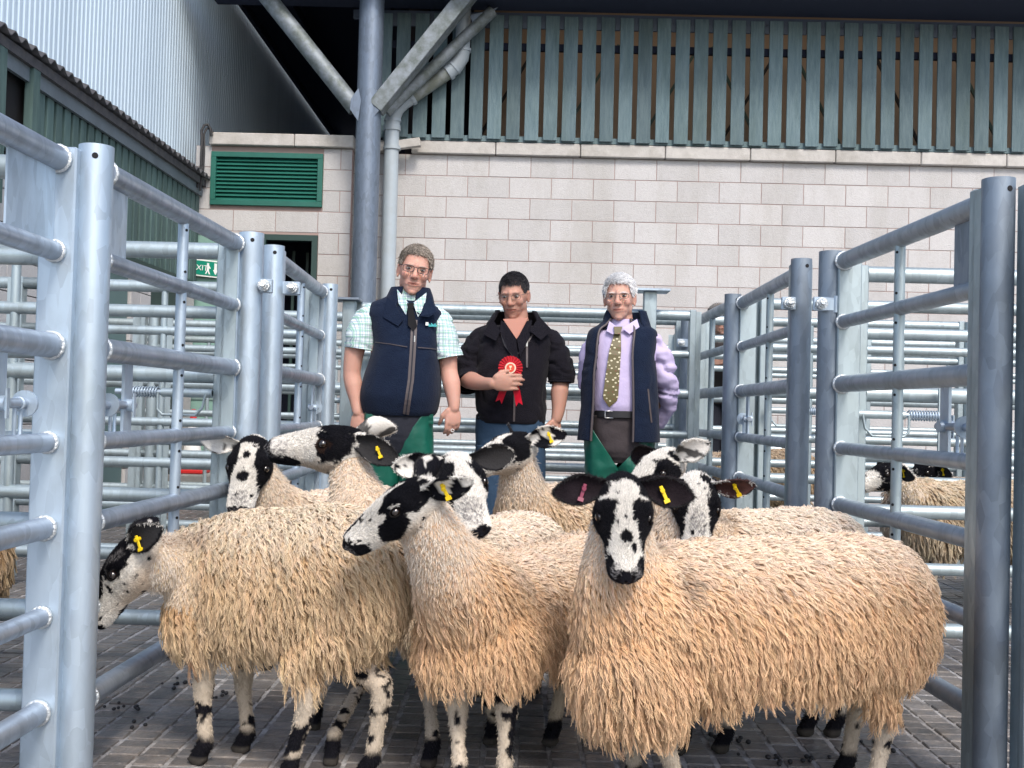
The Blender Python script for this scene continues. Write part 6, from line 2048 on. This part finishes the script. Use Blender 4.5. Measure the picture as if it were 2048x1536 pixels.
S3.build('shirt', M['lilac'], m3, seg=84, folds=.005, crease=.009, seed=31, fs=12)
sleeve(m3, [A(1290, 670), A(1306, 684), A(1320, 715), A(1333, 762, .02), A(1337, 795, .06), A(1327, 826, .12), A(1312, 842, .16)], [.038, .052, .056, .053, .050, .045, .040], M['lilac'], seed=33, amp=.013)
sleeve(m3, [A(1196, 680, .02), A(1180, 720, .05), A(1178, 775, .10)], [.058, .058, .052], M['lilac'], seed=34, amp=.008)
SC = Loft(Y3, [(640, 1218, 1274, .062, .068), (652, 1214, 1278, .072, .075), (668, 1210, 1284, .085, .08)], p=2.1)
SC.build('shirt_collar', M['lilac'], m3, seg=40, folds=.001, crease=0, caps=False, thick=.004)
b = MB()
b.prism([A(1219, 642, -.080), A(1237, 656, -.110), A(1226, 669, -.115), A(1213, 662, -.10)], (0, .005, 0)); b.build('collar_wing', M['lilac'], m3); b = MB()
b.prism([A(1274, 638, -.080), A(1244, 656, -.110), A(1259, 668, -.115), A(1279, 654, -.10)], (0, .005, 0)); b.build('collar_wing', M['lilac'], m3)
b = MB(); b.prism([A(1228, 653, -.118), A(1245, 653, -.118), A(1241, 668, -.128), A(1229, 668, -.128)], (0, .02, 0)); b.build('tie_knot', M['olive_tie'], m3)
tp = dense([(1235, 668), (1229, 710), (1224, 760), (1220, 800), (1218, 814)], 5)
wl = [np.interp(y, [668, 700, 760, 798, 814], [.034, .058, .070, .076, .004]) for (x, y) in tp]
ribbon_on(S3, tp, .06, M['olive_tie'], 'tie', m3, .012, .004, wl)
b = MB()
V3 = Loft(Y3, [(640, 1210, 1286, .064, .08), (652, 1196, 1300, .088, .10), (664, 1178, 1314, .11, .115), (690, 1172, 1312, .138, .128), (715, 1170, 1310, .150, .13), (750, 1164, 1314, .16, .14), (800, 1162, 1316, .168, .14), (850, 1158, 1318, .168, .145), (882, 1156, 1318, .165, .145)], p=2.4)
dg_ = math.radians
V3.build('body_warmer', M['navy_fleece'], m3, seg=64, a0=dg_(-228), a1=dg_(78), folds=.006, seed=35, thick=.008, fs=7)
# front edge piping
for th_ in (-228, 78):
    b = MB(); P = [Vector(V3.pt(i, np.array([dg_(th_)]), .002)[0]) for i in range(len(V3.R))]
    b.tube(P, .006, 8); b.build('zip_edge', M['zip'], m3)
CL = Loft(Y3, [(622, 1212, 1292, .066, .085), (642, 1206, 1298, .086, .095), (662, 1196, 1306, .108, .10)], p=2.2)
CL.build('collar', M['navy_fleece'], m3, seg=60, a0=dg_(-222), a1=dg_(52), folds=.002, seed=36, thick=.010)
ribbon_on(V3, dense([(1296, 778), (1299, 810), (1303, 845)]), .008, M['zip'], 'pocket_zip', m3, .008)
B3 = Loft(Y3, [(822, 1184, 1300, .142, .118), (836, 1184, 1300, .142, .118)], p=2.3)
B3.build('belt', M['black'], m3, seg=48, folds=.0005, crease=0, grow=.004)
b = MB(); p = B3.front(1218, 829, .008); w_, h_ = .020, .017
b.tube([p + Vector((-w_, 0, -h_)), p + Vector((w_, 0, -h_)), p + Vector((w_, 0, h_)), p + Vector((-w_, 0, h_))], .0026, 8, False, True); b.build('buckle', M['metal'], m3)
P3 = Loft(Y3, [(832, 1182, 1300, .135, .12), (870, 1180, 1302, .13, .13), (905, 1184, 1300, .12, .13), (925, 1196, 1290, .09, .11)], p=2.4)
P3.build('trousers', M['brown_trousers'], m3, seg=44, folds=.004, seed=37)
for (xa, xb, tl, sd) in ((1168, 1240, -.13, 38), (1230, 1306, .13, 39)):
    G = Loft(Y3 - .005, [(892, xa, xb, .125, .12, tl), (915, xa, xb + 2, .12, .12, tl * .6), (950, xa + 1, xb, .11, .115, 0), (1010, xa + 4, xb - 4, .10, .10, 0), (1090, xa + 8, xb - 8, .08, .085, 0), (1195, xa + 10, xb - 10, .075, .08, 0)], p=2.3)
    G.build('waterproof_legging', M['chaps'], m3, seg=64, folds=.010, crease=.016, seed=sd, caps=False, fs=10)
boots(m3, [A(1204, 1200).x, A(1268, 1200).x], Y3)

# ------------------------------------------------ man leaning on a far hurdle
Y4 = 8.35
A = lambda x, y, dy=0.0: at(x, y, Y4 + dy)
hm4 = lambda L: sstep(.0, .01, L[:, 2] - .03 + .06 * sstep(.02, -.03, L[:, 1]))
m4, c4, R4_ = person('man in a flat cap and dark jacket leaning on a hurdle in the far pens', Y4, (1438, 640), 1.0, (30, 14, 0), (1444, 672),
    [([A(1385, 700), A(1368, 728, -.05), A(1395, 745, -.22), A(1425, 722, -.28)], [.06, .055, .045, .032]),
     ([A(1490, 700), A(1520, 735, -.05), A(1480, 748, -.22), A(1448, 722, -.28)], [.06, .055, .045, .032])],
    (.42, .24, .18), (.2, .19, .18), hm4, dict(n=900, length=.02, rad=.002), 104,
    hands=[dict(wrist=A(1425, 722, -.28), d=(.8, -.3, .2), n=(0, .9, -.3), th=(0, -.2, 1), curl=.7, scale=1.0), dict(wrist=A(1448, 722, -.28), d=(-.8, -.3, .1), n=(0, .9, -.3), th=(0, -.2, 1), curl=.7)],
    torso=[(A(1440, 760), (.16, .10, .22))], nr=.058)
TJ = Loft(Y4, [(668, 1420, 1468, .06, .06), (676, 1398, 1486, .10, .10), (692, 1384, 1498, .12, .12), (730, 1382, 1500, .14, .13), (790, 1384, 1498, .14, .13), (808, 1386, 1496, .13, .12)], p=2.4)
TJ.build('jacket', M['jacket_brown'], m4, seg=40, folds=.008, seed=41)
sleeve(m4, [A(1396, 690), A(1370, 725, -.05), A(1390, 746, -.20), A(1415, 730, -.26)], [.07, .07, .06, .05], M['jacket_brown'], seed=42)
sleeve(m4, [A(1486, 690), A(1520, 733, -.05), A(1488, 750, -.20), A(1458, 730, -.26)], [.07, .07, .06, .05], M['jacket_brown'], seed=43)
for (xa, xb, sd) in ((1388, 1442, 44), (1438, 1494, 45)):
    G = Loft(Y4, [(800, xa, xb, .12, .12), (860, xa, xb, .11, .11), (930, xa + 4, xb - 4, .09, .09), (1010, xa + 6, xb - 6, .07, .07)], p=2.3)
    G.build('trouser_leg', M['trousers'], m4, seg=30, folds=.006, seed=sd)
boots(m4, [A(1414, 1000).x, A(1466, 1000).x], Y4)
b = MB(); cc = c4 + Vector((0, 0, .075))
b.sphere(cc, 1, 22, 12, (.092, .115, .040)); b.sphere(cc + R4_ @ Vector((0, .085, -.018)), 1, 18, 10, (.060, .05, .009), R4_); me = remesh(b, .008, 3, 'flat_cap')
V = np.empty(len(me.vertices) * 3); me.vertices.foreach_get('co', V); V = V.reshape(-1, 3) - np.array(world_loc(m4)); me.vertices.foreach_set('co', V.ravel()); me.update()
me.materials.append(mat('tweed_cap', (.10, .095, .09), .9, var=((.16, .15, .14), .6), vscale=60)); link('flat_cap', me, m4)
